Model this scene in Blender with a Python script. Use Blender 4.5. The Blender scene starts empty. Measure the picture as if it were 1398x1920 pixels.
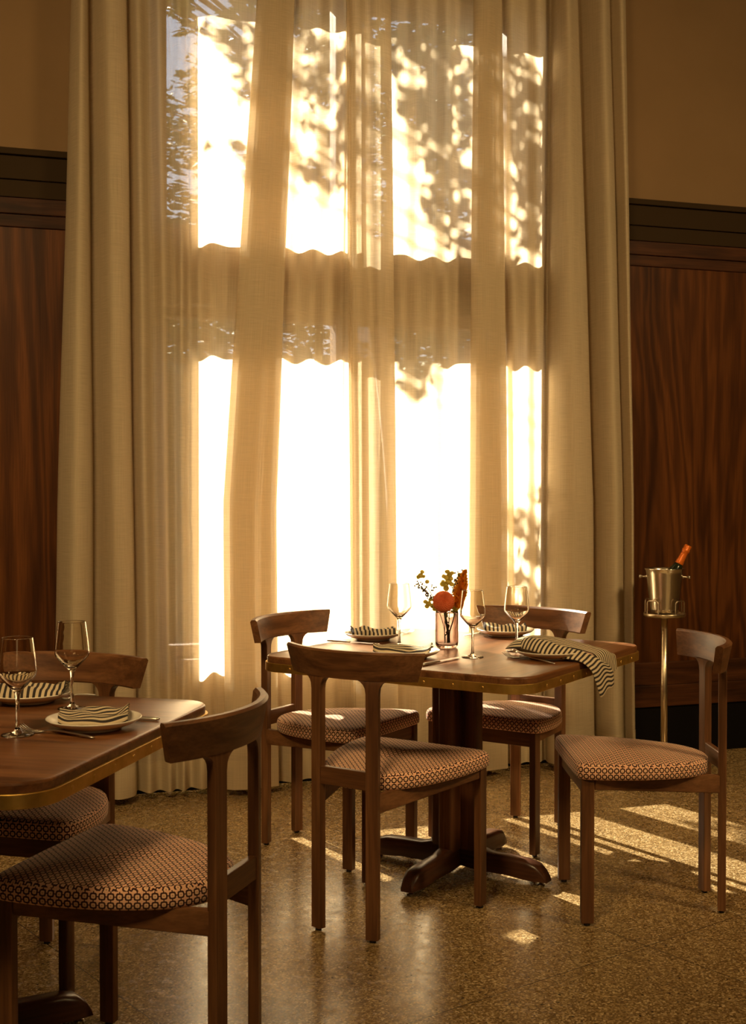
import bpy, bmesh, math, random
from mathutils import Vector, Matrix, noise

scene = bpy.context.scene
COL = scene.collection
PI = math.pi
R = math.radians

# ------------------------------------------------------------------ camera
cam_d = bpy.data.cameras.new('camera')
cam = bpy.data.objects.new('camera', cam_d)
COL.objects.link(cam)
scene.camera = cam
cam.location = (0, 0, 1.282)
cam.rotation_euler = (R(90) - 0.0200, 0, 0)
cam_d.sensor_fit = 'VERTICAL'
cam_d.sensor_height = 24.0
cam_d.lens = 24.0 * 2380 / 1920
cam_d.clip_start = 0.05
cam_d.clip_end = 200
cam_d.dof.use_dof = True
cam_d.dof.focus_distance = 3.7
cam_d.dof.aperture_fstop = 6.3

# ------------------------------------------------------------------ frame of the window wall
WALL_A = Vector((-0.974, 5.281, 0))          # a point at the foot of the window wall
WH = R(18.5)
WS = Vector((math.cos(WH), math.sin(WH), 0))  # along the wall
WD = Vector((math.sin(WH), -math.cos(WH), 0))  # into the room


def wp(s, d, z=0.0):
    return WALL_A + WS * s + WD * d + Vector((0, 0, z))


# ------------------------------------------------------------------ sky, sun, fill lights
SUN_DIR = Vector((math.cos(R(-56)) * math.cos(R(33)), math.sin(R(-56)) * math.cos(R(33)), -math.sin(R(33))))
world = bpy.data.worlds.new('sky')
scene.world = world
world.use_nodes = True
wn = world.node_tree
wn.nodes.clear()
w_out = wn.nodes.new('ShaderNodeOutputWorld')
w_bg = wn.nodes.new('ShaderNodeBackground')
w_geo = wn.nodes.new('ShaderNodeTexCoord')
w_sep = wn.nodes.new('ShaderNodeSeparateXYZ')
w_ramp = wn.nodes.new('ShaderNodeValToRGB')
w_ramp.color_ramp.elements[0].position = 0.0
w_ramp.color_ramp.elements[0].color = (0.75, 0.78, 0.80, 1)
w_ramp.color_ramp.elements[1].position = 0.6
w_ramp.color_ramp.elements[1].color = (0.36, 0.52, 0.80, 1)
wn.links.new(w_geo.outputs['Generated'], w_sep.inputs[0])
wn.links.new(w_sep.outputs['Z'], w_ramp.inputs[0])
wn.links.new(w_ramp.outputs[0], w_bg.inputs[0])
w_bg.inputs[1].default_value = 3.2
wn.links.new(w_bg.outputs[0], w_out.inputs[0])

sun_d = bpy.data.lights.new('sun', 'SUN')
sun_d.energy = 104.0
sun_d.angle = R(0.6)
sun_d.color = (1.0, 0.87, 0.68)
sun = bpy.data.objects.new('sun', sun_d)
COL.objects.link(sun)
sun.rotation_euler = SUN_DIR.to_track_quat('-Z', 'Y').to_euler()
sun.location = (-6, 14, 8)


def area(name, loc, target, sx, sy, power, color):
    d = bpy.data.lights.new(name, 'AREA')
    d.shape = 'RECTANGLE'
    d.size = sx
    d.size_y = sy
    d.energy = power
    d.color = color
    o = bpy.data.objects.new(name, d)
    COL.objects.link(o)
    o.location = loc
    o.rotation_euler = (Vector(target) - Vector(loc)).to_track_quat('-Z', 'Y').to_euler()
    return o


# unseen warm fill lights added to lift the room: two high, one at back
l1 = area('fill_light_left', wp(-1.6, 4.6, 4.0), wp(-0.2, 0.1, 1.3), 0.9, 0.9, 50, (1.0, 0.68, 0.30))
l1.data.spread = R(92)
l2 = area('fill_light_right', wp(3.2, 4.8, 4.0), wp(2.1, 0.1, 1.2), 0.9, 0.9, 46, (1.0, 0.68, 0.30))
l2.data.spread = R(88)
area('fill_light_back', wp(-0.6, 8.85, 2.2), wp(0.3, 0, 1.3), 2.2, 2.4, 15, (1.0, 0.66, 0.28))

scene.view_settings.view_transform = 'Standard'
scene.view_settings.look = 'None'
scene.view_settings.exposure = 0.26
scene.view_settings.gamma = 1.0
scene.view_settings.use_curve_mapping = False
cy = scene.cycles
cy.max_bounces = 14
cy.diffuse_bounces = 5
cy.glossy_bounces = 5
cy.transmission_bounces = 12
cy.transparent_max_bounces = 24
cy.sample_clamp_indirect = 6.0
cy.use_denoising = True
cy.caustics_reflective = False
cy.caustics_refractive = False


# ------------------------------------------------------------------ node helpers
class NT:
    def __init__(self, name):
        self.m = bpy.data.materials.new(name)
        self.m.use_nodes = True
        self.t = self.m.node_tree
        self.t.nodes.clear()
        self.out = self.t.nodes.new('ShaderNodeOutputMaterial')

    def n(self, kind, **kw):
        nd = self.t.nodes.new('ShaderNode' + kind)
        for k, v in kw.items():
            setattr(nd, k, v)
        return nd

    def put(self, sock, v):
        if hasattr(v, 'is_linked'):
            self.t.links.new(v, sock)
        else:
            sock.default_value = v

    def coord(self, kind='Object', scale=(1, 1, 1), rot=(0, 0, 0), loc=(0, 0, 0)):
        tc = self.n('TexCoord')
        mp = self.n('Mapping')
        self.t.links.new(tc.outputs[kind], mp.inputs[0])
        mp.inputs['Scale'].default_value = scale
        mp.inputs['Rotation'].default_value = rot
        mp.inputs['Location'].default_value = loc
        return mp.outputs[0]

    def noise(self, vec, scale, detail=3, rough=0.5, dist=0.0):
        x = self.n('TexNoise')
        self.put(x.inputs['Vector'], vec)
        x.inputs['Scale'].default_value = scale
        x.inputs['Detail'].default_value = detail
        x.inputs['Roughness'].default_value = rough
        x.inputs['Distortion'].default_value = dist
        return x.outputs['Fac']

    def ramp(self, fac, stops):
        r = self.n('ValToRGB')
        cr = r.color_ramp
        while len(cr.elements) < len(stops):
            cr.elements.new(0.5)
        for e, (p, c) in zip(cr.elements, stops):
            e.position = p
            e.color = (*c, 1) if len(c) == 3 else c
        self.put(r.inputs[0], fac)
        return r.outputs[0]

    def math(self, op, a, b=0.0, c=0.0):
        m = self.n('Math', operation=op)
        self.put(m.inputs[0], a)
        self.put(m.inputs[1], b)
        self.put(m.inputs[2], c)
        return m.outputs[0]

    def mix(self, fac, a, b, blend='MIX'):
        m = self.n('Mix', data_type='RGBA', blend_type=blend)
        self.put(m.inputs[0], fac)
        self.put(m.inputs[6], a if hasattr(a, 'is_linked') else (*a, 1))
        self.put(m.inputs[7], b if hasattr(b, 'is_linked') else (*b, 1))
        return m.outputs[2]

    def bump(self, h, strength=0.2, dist=0.002):
        b = self.n('Bump')
        b.inputs['Strength'].default_value = strength
        b.inputs['Distance'].default_value = dist
        self.put(b.inputs['Height'], h)
        return b.outputs[0]

    def bsdf(self, color, rough=0.5, metal=0.0, normal=None, spec=0.5, coat=0.0, coat_rough=0.2):
        b = self.n('BsdfPrincipled')
        self.put(b.inputs['Base Color'], color if hasattr(color, 'is_linked') else (*color, 1))
        self.put(b.inputs['Roughness'], rough)
        b.inputs['Metallic'].default_value = metal
        b.inputs['Specular IOR Level'].default_value = spec
        b.inputs['Coat Weight'].default_value = coat
        b.inputs['Coat Roughness'].default_value = coat_rough
        if normal is not None:
            self.put(b.inputs['Normal'], normal)
        return b.outputs[0]

    def done(self, shader):
        self.t.links.new(shader, self.out.inputs[0])
        return self.m


def plain(name, color, rough=0.5, metal=0.0, spec=0.5):
    t = NT(name)
    return t.done(t.bsdf(color, rough, metal, spec=spec))


def wood(name, dark, mid, light, axis='z', rough=0.42, scale=1.0, spec=0.45, coat=0.0):
    t = NT(name)
    st = {'x': (0.10, 1, 1), 'y': (1, 0.10, 1), 'z': (1, 1, 0.10)}[axis]
    sc = tuple(v * scale for v in st)
    v = t.coord('Object', sc)
    n1 = t.noise(v, 22, 4, 0.55, 0.6)
    v2 = t.coord('Object', tuple(a * scale for a in {'x': (0.03, 1, 1), 'y': (1, 0.03, 1), 'z': (1, 1, 0.03)}[axis]))
    n2 = t.noise(v2, 160, 3, 0.6, 0.0)
    c1 = t.ramp(n1, [(0.30, dark), (0.52, mid), (0.74, light)])
    c2 = t.ramp(n2, [(0.35, (0.62, 0.60, 0.58)), (0.60, (1, 1, 1))])
    c = t.mix(0.75, c1, c2, 'MULTIPLY')
    bn = t.bump(n2, 0.12, 0.0008)
    return t.done(t.bsdf(c, rough, 0, bn, spec, coat))


def veneer(name, dark, mid, light, rough=0.35):
    """figured walnut veneer on the wall: vertical cathedral grain, uses wall aligned UVs in metres"""
    t = NT(name)
    uv = t.n('UVMap')
    mp = t.n('Mapping')
    t.t.links.new(uv.outputs[0], mp.inputs[0])
    mp.inputs['Scale'].default_value = (1, 0.13, 1)
    wob = t.noise(mp.outputs[0], 2.6, 4, 0.55, 0.4)
    sep = t.n('SeparateXYZ')
    t.t.links.new(mp.outputs[0], sep.inputs[0])
    ph = t.math('MULTIPLY_ADD', wob, 70.0, t.math('MULTIPLY', sep.outputs['X'], 90.0))
    band = t.math('MULTIPLY_ADD', t.math('SINE', ph), 0.5, 0.5)
    fine_m = t.n('Mapping')
    t.t.links.new(uv.outputs[0], fine_m.inputs[0])
    fine_m.inputs['Scale'].default_value = (1, 0.02, 1)
    fine = t.noise(fine_m.outputs[0], 240, 3, 0.6)
    broad_m = t.n('Mapping')
    t.t.links.new(uv.outputs[0], broad_m.inputs[0])
    broad_m.inputs['Scale'].default_value = (1, 0.06, 1)
    broad = t.noise(broad_m.outputs[0], 9, 2, 0.5)
    f = t.math('MULTIPLY_ADD', band, 0.22, t.math('MULTIPLY', broad, 0.80))
    c1 = t.ramp(f, [(0.25, dark), (0.5, mid), (0.78, light)])
    c = t.mix(0.7, c1, t.ramp(fine, [(0.35, (0.55, 0.52, 0.5)), (0.62, (1, 1, 1))]), 'MULTIPLY')
    return t.done(t.bsdf(c, rough, 0, t.bump(fine, 0.06, 0.0006), 0.15))


W_DARK, W_MID, W_LIGHT = (0.080, 0.030, 0.011), (0.160, 0.066, 0.025), (0.25, 0.112, 0.045)
wood_x = wood('walnut_grain_x', W_DARK, W_MID, W_LIGHT, 'x')
wood_y = wood('walnut_grain_y', W_DARK, W_MID, W_LIGHT, 'y')
wood_z = wood('walnut_grain_z', W_DARK, W_MID, W_LIGHT, 'z')
wood_top = wood('walnut_table_top', (0.10, 0.036, 0.012), (0.20, 0.078, 0.027), (0.29, 0.125, 0.046), 'x', 0.30, 1.0, 0.5, 0.15)
wood_top_y = wood('walnut_table_top_cross', (0.10, 0.036, 0.012), (0.20, 0.078, 0.027), (0.29, 0.125, 0.046), 'y', 0.30, 1.0, 0.5, 0.15)
wood_base = wood('walnut_pedestal', (0.070, 0.025, 0.010), (0.155, 0.058, 0.021), (0.27, 0.108, 0.038), 'z', 0.36)
wood_foot = wood('walnut_pedestal_foot', (0.045, 0.016, 0.008), (0.09, 0.034, 0.016), (0.16, 0.066, 0.032), 'x', 0.32)
panel_mat = veneer('walnut_wall_veneer', (0.026, 0.009, 0.003), (0.070, 0.023, 0.006), (0.135, 0.046, 0.011))
rail_mat = wood('walnut_wall_rail', (0.022, 0.008, 0.003), (0.050, 0.017, 0.006), (0.085, 0.030, 0.010), 'x', 0.5, 1.0, 0.12)
black_mat = plain('black_glide', (0.012, 0.010, 0.010), 0.5)
brass = NT('brass_edge')
_bn = brass.noise(brass.coord('Object', (1, 1, 1)), 30, 3)
brass = brass.done(brass.bsdf(brass.ramp(_bn, [(0.3, (0.66, 0.40, 0.09)), (0.7, (0.88, 0.56, 0.16))]), 0.44, 1.0))
steel = plain('brushed_steel', (0.66, 0.60, 0.50), 0.22, 1.0)
pole_steel = plain('warm_steel', (0.60, 0.50, 0.36), 0.28, 1.0)
cutlery_steel = plain('cutlery_steel', (0.80, 0.76, 0.68), 0.33, 1.0)
china = plain('white_china', (0.84, 0.77, 0.66), 0.2)
plaster = NT('warm_plaster')
plaster = plaster.done(plaster.bsdf(plaster.ramp(plaster.noise(plaster.coord('Object'), 3, 3), [(0.3, (0.18, 0.110, 0.052)), (0.7, (0.20, 0.123, 0.060))]), 0.85, spec=0.2))
ceil_mat = plain('ceiling_paint', (0.45, 0.34, 0.20), 0.9)
taupe = plain('taupe_painted_moulding', (0.030, 0.018, 0.008), 0.7, spec=0.06)
base_black = plain('black_baseboard', (0.003, 0.002, 0.002), 0.6, spec=0.1)
frame_mat = plain('window_frame_paint', (0.075, 0.036, 0.016), 0.5)
bark = plain('tree_bark', (0.10, 0.065, 0.04), 0.9)
leaf_dark = plain('tree_leaf', (0.075, 0.10, 0.022), 0.6)
leaf_hedge = plain('far_tree_leaf', (0.06, 0.085, 0.025), 0.7)
pave_mat = NT('pale_paving')
pave_mat = pave_mat.done(pave_mat.bsdf(pave_mat.ramp(pave_mat.noise(pave_mat.coord('Object'), 4, 3), [(0.3, (0.13, 0.098, 0.054)), (0.7, (0.17, 0.13, 0.074))]), 0.9))


def glass_mat(name, color, rough=0.0, ior=1.48):
    t = NT(name)
    g = t.n('BsdfGlass')
    g.inputs['Color'].default_value = (*color, 1)
    g.inputs['Roughness'].default_value = rough
    g.inputs['IOR'].default_value = ior
    return t.done(g.outputs[0])


wine_glass_mat = glass_mat('clear_glass', (0.99, 0.97, 0.93))
vase_glass_mat = glass_mat('smoky_glass', (0.90, 0.84, 0.82))

t = NT('window_pane_glass')
tr = t.n('BsdfTransparent')
tr.inputs[0].default_value = (0.97, 0.98, 0.97, 1)
gl = t.n('BsdfGlossy')
gl.inputs['Roughness'].default_value = 0.02
fr = t.n('Fresnel')
fr.inputs[0].default_value = 1.3
mx = t.n('MixShader')
t.t.links.new(fr.outputs[0], mx.inputs[0])
t.t.links.new(tr.outputs[0], mx.inputs[1])
t.t.links.new(gl.outputs[0], mx.inputs[2])
pane_mat = t.done(mx.outputs[0])


def curtain_material(name, color, through, clear):
    """loosely woven linen: threads scatter and pass light, the gaps between them are open"""
    t = NT(name)
    uv = t.n('UVMap')

    def m(scale):
        mp = t.n('Mapping')
        t.t.links.new(uv.outputs[0], mp.inputs[0])
        mp.inputs['Scale'].default_value = scale
        return mp.outputs[0]
    warp = t.noise(m((420, 5, 1)), 1.0, 2, 0.5)
    weft = t.noise(m((12, 380, 1)), 1.0, 2, 0.5)
    slub = t.noise(m((26, 2.2, 1)), 1.0, 3, 0.6)
    w = t.math('ADD', t.math('MULTIPLY', warp, 0.5), t.math('MULTIPLY', weft, 0.5))
    w = t.math('MULTIPLY_ADD', slub, 0.12, t.math('MULTIPLY', w, 0.88))
    c = t.ramp(w, [(0.36, tuple(v * 0.90 for v in color)), (0.62, color)])
    df = t.n('BsdfDiffuse')
    t.put(df.inputs[0], c)
    tl = t.n('BsdfTranslucent')
    t.put(tl.inputs[0], c)
    a = t.n('MixShader')
    a.inputs[0].default_value = through
    t.t.links.new(df.outputs[0], a.inputs[1])
    t.t.links.new(tl.outputs[0], a.inputs[2])
    tp = t.n('BsdfTransparent')
    b = t.n('MixShader')
    op = t.ramp(w, [(0.36, (clear * 1.45,) * 3), (0.64, (clear * 0.55,) * 3)])
    t.put(b.inputs[0], op)
    t.t.links.new(a.outputs[0], b.inputs[1])
    t.t.links.new(tp.outputs[0], b.inputs[2])
    return t.done(b.outputs[0])


sheer = curtain_material('sheer_linen', (0.63, 0.52, 0.36), 0.37, 0.135)
hem_mat = curtain_material('sheer_linen_hem', (0.63, 0.52, 0.35), 0.34, 0.07)


def terrazzo():
    t = NT('terrazzo_floor')
    v = t.coord('Object', (1, 1, 1), (0, 0, -WH), (0, 0, 0))
    vo = t.n('TexVoronoi')
    vo.inputs['Scale'].default_value = 210
    t.put(vo.inputs['Vector'], v)
    sep = t.n('SeparateColor')
    t.put(sep.inputs[0], vo.outputs['Color'])
    chips = t.ramp(sep.outputs[0], [(0.0, (0.11, 0.064, 0.024)), (0.35, (0.20, 0.125, 0.049)), (0.65, (0.31, 0.205, 0.085)), (0.88, (0.46, 0.325, 0.155)), (1.0, (0.68, 0.52, 0.29))])
    vo2 = t.n('TexVoronoi')
    vo2.inputs['Scale'].default_value = 62
    t.put(vo2.inputs['Vector'], v)
    sep2 = t.n('SeparateColor')
    t.put(sep2.inputs[0], vo2.outputs['Color'])
    near = t.math('LESS_THAN', vo2.outputs['Distance'], 0.22)
    rare = t.math('LESS_THAN', sep2.outputs[1], 0.10)
    speck = t.math('MULTIPLY', near, rare)
    c = t.mix(speck, chips, (0.025, 0.018, 0.014))
    big = t.noise(v, 2.2, 4, 0.6)
    c = t.mix(0.5, c, t.ramp(big, [(0.3, (0.70, 0.68, 0.64)), (0.7, (1, 1, 1))]), 'MULTIPLY')
    # thin joints of a 1.33 m grid aligned with the window wall
    sp = t.n('SeparateXYZ')
    t.put(sp.inputs[0], v)
    j = None
    for ax, off in (('X', 1.33 * 0.5 + JX), ('Y', 1.33 * 0.5 + JY)):
        f = t.math('ABSOLUTE', t.math('SUBTRACT', t.math('PINGPONG', t.math('ADD', sp.outputs[ax], off), 1.33 / 2), 0.0))
        l = t.math('LESS_THAN', f, 0.0016)
        j = l if j is None else t.math('MAXIMUM', j, l)
    c = t.mix(j, c, (0.05, 0.032, 0.016))
    ro = t.ramp(t.noise(v, 26, 4, 0.65), [(0.3, (0.17,) * 3), (0.7, (0.32,) * 3)])
    return t.done(t.bsdf(c, ro, 0, t.bump(t.noise(v, 5, 2), 0.05, 0.01), 0.45))


_rotA = Matrix.Rotation(-WH, 3, 'Z') @ WALL_A
JX = 1.33 * 0.5 - (_rotA.x + 0.905) + 1.33 * 10
JY = 1.33 * 0.5 - (_rotA.y - 2.45) + 1.33 * 10
floor_mat = terrazzo()


def seat_fabric():
    """woven upholstery: rounded dark rings with pale hearts joined by short bars, on tan"""
    t = NT('ring_pattern_upholstery')
    uv = t.n('UVMap')
    mp = t.n('Mapping')
    t.t.links.new(uv.outputs[0], mp.inputs[0])
    mp.inputs['Scale'].default_value = (1 / 0.0178, 1 / 0.0178, 1)
    fr = t.n('VectorMath', operation='FRACTION')
    t.t.links.new(mp.outputs[0], fr.inputs[0])
    sp = t.n('SeparateXYZ')
    t.t.links.new(fr.outputs[0], sp.inputs[0])
    ax = t.math('ABSOLUTE', t.math('SUBTRACT', sp.outputs['X'], 0.5))
    ay = t.math('ABSOLUTE', t.math('SUBTRACT', sp.outputs['Y'], 0.5))
    r = t.math('POWER', t.math('ADD', t.math('POWER', ax, 3.8), t.math('POWER', ay, 3.8)), 1 / 3.8)
    ring = t.math('MULTIPLY', t.math('GREATER_THAN', r, 0.24), t.math('LESS_THAN', r, 0.415))
    bar = t.math('MULTIPLY', t.math('LESS_THAN', t.math('MINIMUM', ax, ay), 0.07), t.math('GREATER_THAN', r, 0.40))
    dark = t.math('MAXIMUM', ring, bar)
    dot = t.math('LESS_THAN', r, 0.07)
    heart = t.math('LESS_THAN', r, 0.24)
    nz = t.noise(t.coord('Object'), 700, 2)
    ground = t.mix(heart, (0.90, 0.52, 0.33), (0.90, 0.58, 0.37))
    ground = t.mix(dot, ground, (0.50, 0.24, 0.12))
    c = t.mix(dark, ground, (0.050, 0.014, 0.012))
    c = t.mix(0.30, c, t.ramp(nz, [(0.3, (0.5, 0.5, 0.5)), (0.7, (1, 1, 1))]), 'MULTIPLY')
    b = t.n('BsdfPrincipled')
    t.put(b.inputs['Base Color'], c)
    b.inputs['Roughness'].default_value = 0.9
    b.inputs['Specular IOR Level'].default_value = 0.15
    b.inputs['Sheen Weight'].default_value = 0.15
    t.put(b.inputs['Normal'], t.bump(nz, 0.3, 0.0008))
    return t.done(b.outputs[0])


fabric = seat_fabric()


def napkin_material(name, period=0.0145, duty=0.47):
    t = NT(name)
    uv = t.n('UVMap')
    sp = t.n('SeparateXYZ')
    t.t.links.new(uv.outputs[0], sp.inputs[0])
    f = t.math('FRACT', t.math('DIVIDE', sp.outputs['X'], period))
    s = t.math('LESS_THAN', f, duty)
    nz = t.noise(t.coord('Object'), 900, 2)
    c = t.mix(s, (0.66, 0.54, 0.36), (0.045, 0.036, 0.032))
    c = t.mix(0.25, c, t.ramp(nz, [(0.3, (0.5, 0.5, 0.5)), (0.7, (1, 1, 1))]), 'MULTIPLY')
    return t.done(t.bsdf(c, 0.9, 0, t.bump(nz, 0.25, 0.0008), 0.15))


napkin_mat = napkin_material('striped_napkin_cloth')


# ------------------------------------------------------------------ mesh helpers
def link(name, bm, mat, parent=None, smooth=True, mats=None):
    me = bpy.data.meshes.new(name)
    bmesh.ops.recalc_face_normals(bm, faces=bm.faces)
    if smooth is not None:
        for f in bm.faces:
            f.smooth = smooth
    bm.to_mesh(me)
    bm.free()
    for m_ in (mats or [mat]):
        me.materials.append(m_)
    o = bpy.data.objects.new(name, me)
    COL.objects.link(o)
    if parent:
        o.parent = parent
    return o


def sharp(o, angle=35):
    """flat looking creases on a smooth shaded mesh"""
    me = o.data
    bm = bmesh.new()
    bm.from_mesh(me)
    for e in bm.edges:
        if len(e.link_faces) == 2 and e.calc_face_angle(0) > R(angle):
            e.smooth = False
    bm.to_mesh(me)
    bm.free()
    return o


def tag(o, label, cat, group=None, kind=None):
    o['label'] = label
    o['category'] = cat
    if group:
        o['group'] = group
    if kind:
        o['kind'] = kind
    return o


def thing(name, label, cat, loc=(0, 0, 0), rotz=0.0, group=None):
    o = bpy.data.objects.new(name, None)
    o.empty_display_size = 0.05
    COL.objects.link(o)
    o.location = loc
    o.rotation_euler = (0, 0, rotz)
    return tag(o, label, cat, group)


def copy_tree(o, parent=None):
    c = o.copy()
    COL.objects.link(c)
    c.parent = parent
    for ch in list(o.children):
        copy_tree(ch, c)
    return c


def add_box(bm, size, mat=Matrix(), bevel=0.0, seg=2):
    r = bmesh.ops.create_cube(bm, size=1.0)
    vs = r['verts']
    for v in vs:
        v.co = Vector((v.co.x * size[0], v.co.y * size[1], v.co.z * size[2]))
    if bevel > 0:
        es = list({e for v in vs for e in v.link_edges})
        rb = bmesh.ops.bevel(bm, geom=es, offset=bevel, segments=seg, affect='EDGES', profile=0.5)
        vs = list({v for f in rb['faces'] for v in f.verts} | {v for v in vs if v.is_valid})
    for v in vs:
        v.co = mat @ v.co
    return vs


def box(name, lo, hi, mat, parent=None, bevel=0.002, M=Matrix(), smooth=False):
    bm = bmesh.new()
    lo, hi = Vector(lo), Vector(hi)
    add_box(bm, hi - lo, M @ Matrix.Translation((lo + hi) / 2), bevel)
    return link(name, bm, mat, parent, smooth)


def add_lathe(bm, prof, seg=40, M=Matrix(), cap=True):
    rings = []
    for r, z in prof:
        if r < 1e-6:
            rings.append([bm.verts.new(M @ Vector((0, 0, z)))])
        else:
            rings.append([bm.verts.new(M @ Vector((r * math.cos(2 * PI * k / seg), r * math.sin(2 * PI * k / seg), z))) for k in range(seg)])
    for a, b in zip(rings, rings[1:]):
        for k in range(seg):
            k2 = (k + 1) % seg
            if len(a) == 1 and len(b) == 1:
                continue
            if len(a) == 1:
                bm.faces.new((a[0], b[k], b[k2]))
            elif len(b) == 1:
                bm.faces.new((a[k], b[0], a[k2]))
            else:
                bm.faces.new((a[k], b[k], b[k2], a[k2]))
    if cap:
        for rg in (rings[0], rings[-1]):
            if len(rg) > 2:
                bm.faces.new(rg)


def lathe(name, prof, mat, parent=None, seg=40, M=Matrix(), cap=True, crease=None):
    bm = bmesh.new()
    add_lathe(bm, prof, seg, M, cap)
    o = link(name, bm, mat, parent)
    if crease:
        sharp(o, crease)
    return o


def add_tube(bm, pts, rad, seg=10, cap=True, flat=1.0):
    pts = [Vector(p) for p in pts]
    n = len(pts)
    rads = rad if isinstance(rad, (list, tuple)) else [rad] * n
    t0 = (pts[1] - pts[0]).normalized()
    up = Vector((0, 0, 1)) if abs(t0.z) < 0.9 else Vector((1, 0, 0))
    nrm = (up - t0 * up.dot(t0)).normalized()
    rings = []
    for i, p in enumerate(pts):
        a = pts[max(i - 1, 0)]
        b = pts[min(i + 1, n - 1)]
        tg = (b - a).normalized()
        nrm = (nrm - tg * nrm.dot(tg)).normalized()
        bi = tg.cross(nrm)
        rings.append([bm.verts.new(p + nrm * rads[i] * flat * math.cos(2 * PI * k / seg) + bi * rads[i] * math.sin(2 * PI * k / seg)) for k in range(seg)])
    for a, b in zip(rings, rings[1:]):
        for k in range(seg):
            bm.faces.new((a[k], a[(k + 1) % seg], b[(k + 1) % seg], b[k]))
    if cap:
        bm.faces.new(rings[0])
        bm.faces.new(rings[-1])


def tube(name, pts, rad, mat, parent=None, seg=10, flat=1.0):
    bm = bmesh.new()
    add_tube(bm, pts, rad, seg, True, flat)
    return link(name, bm, mat, parent)


def catmull(pts, per=8, closed=False):
    out = []
    n = len(pts)
    rng = n if closed else n - 1
    for i in range(rng):
        if closed:
            p0, p1, p2, p3 = (pts[(i + k - 1) % n] for k in range(4))
        else:
            p0, p1, p2, p3 = pts[max(i - 1, 0)], pts[i], pts[i + 1], pts[min(i + 2, n - 1)]
        for k in range(per):
            u = k / per
            out.append(tuple(0.5 * ((2 * b) + (-a + c) * u + (2 * a - 5 * b + 4 * c - d) * u * u + (-a + 3 * b - 3 * c + d) * u ** 3) for a, b, c, d in zip(p0, p1, p2, p3)))
    if not closed:
        out.append(tuple(pts[-1]))
    return out


def add_prism(bm, poly, z0, z1, M=Matrix()):
    a = [bm.verts.new(M @ Vector((x, y, z0))) for x, y in poly]
    b = [bm.verts.new(M @ Vector((x, y, z1))) for x, y in poly]
    n = len(poly)
    for i in range(n):
        bm.faces.new((a[i], a[(i + 1) % n], b[(i + 1) % n], b[i]))
    bm.faces.new(list(reversed(a)))
    bm.faces.new(b)


def rounded_rect(hx, hy, r, seg=10):
    out = []
    for cx, cy_, a0 in ((hx - r, hy - r, 0), (-hx + r, hy - r, 90), (-hx + r, -hy + r, 180), (hx - r, -hy + r, 270)):
        for k in range(seg + 1):
            a = R(a0 + 90 * k / seg)
            out.append((cx + r * math.cos(a), cy_ + r * math.sin(a)))
    return out


WM = Matrix.Translation(WALL_A) @ Matrix.Rotation(WH, 4, 'Z')   # wall frame: +x along the wall, -y into the room


def struct(o):
    o['kind'] = 'structure'
    return o


def wall_boxes(name, boxes, mat, bevel=0.0):
    """boxes given in the wall frame (s0, s1, d0, d1, z0, z1); d is measured into the room"""
    bm = bmesh.new()
    for s0, s1, d0, d1, z0, z1 in boxes:
        add_box(bm, (s1 - s0, d1 - d0, z1 - z0), Matrix.Translation(((s0 + s1) / 2, -(d0 + d1) / 2, (z0 + z1) / 2)), bevel, 2)
    uv = bm.loops.layers.uv.new('UVMap')
    for f in bm.faces:
        for l in f.loops:
            l[uv].uv = (l.vert.co.x + l.vert.co.y, l.vert.co.z)
    o = link(name, bm, mat, None, False)
    o.matrix_world = WM
    return o


# ------------------------------------------------------------------ room shell
S0, S1, D1, ZC = -4.2, 4.6, 8.9, 4.15      # left wall, right wall, back wall, ceiling
WIN0, WIN1 = 0.095, 1.765
SILL, LOW_TOP, UP_BOT, UP_TOP = 0.555, 2.05, 2.36, 3.45
TW = 0.22                                   # thickness of the window wall
struct(wall_boxes('floor', [(S0 - 0.2, S1 + 0.2, -TW, D1 + 0.2, -0.12, 0.0)], floor_mat))
struct(wall_boxes('ceiling', [(S0 - 0.2, S1 + 0.2, -TW, D1 + 0.2, ZC, ZC + 0.12)], ceil_mat))
struct(wall_boxes('wall_window', [(S0, WIN0, -TW, 0, 0, ZC), (WIN1, S1, -TW, 0, 0, ZC),
                                  (WIN0, WIN1, -TW, 0, 0, SILL), (WIN0, WIN1, -TW, 0, UP_TOP, ZC)], plaster))
struct(wall_boxes('wall_transom', [(WIN0, WIN1, -TW, 0, LOW_TOP, UP_BOT), (WIN0, WIN1, -TW - 0.02, 0.012, LOW_TOP + 0.02, LOW_TOP + 0.07), (WIN0, WIN1, -TW - 0.02, 0.012, UP_BOT - 0.09, UP_BOT - 0.02)], frame_mat, 0.003))
struct(wall_boxes('wall_left', [(S0 - 0.2, S0, -TW, D1 + 0.2, 0, ZC)], plaster))
struct(wall_boxes('wall_right', [(S1, S1 + 0.2, -TW, D1 + 0.2, 0, ZC)], plaster))
struct(wall_boxes('wall_back', [(S0, S1, D1, D1 + 0.2, 0, ZC)], plaster))

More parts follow.
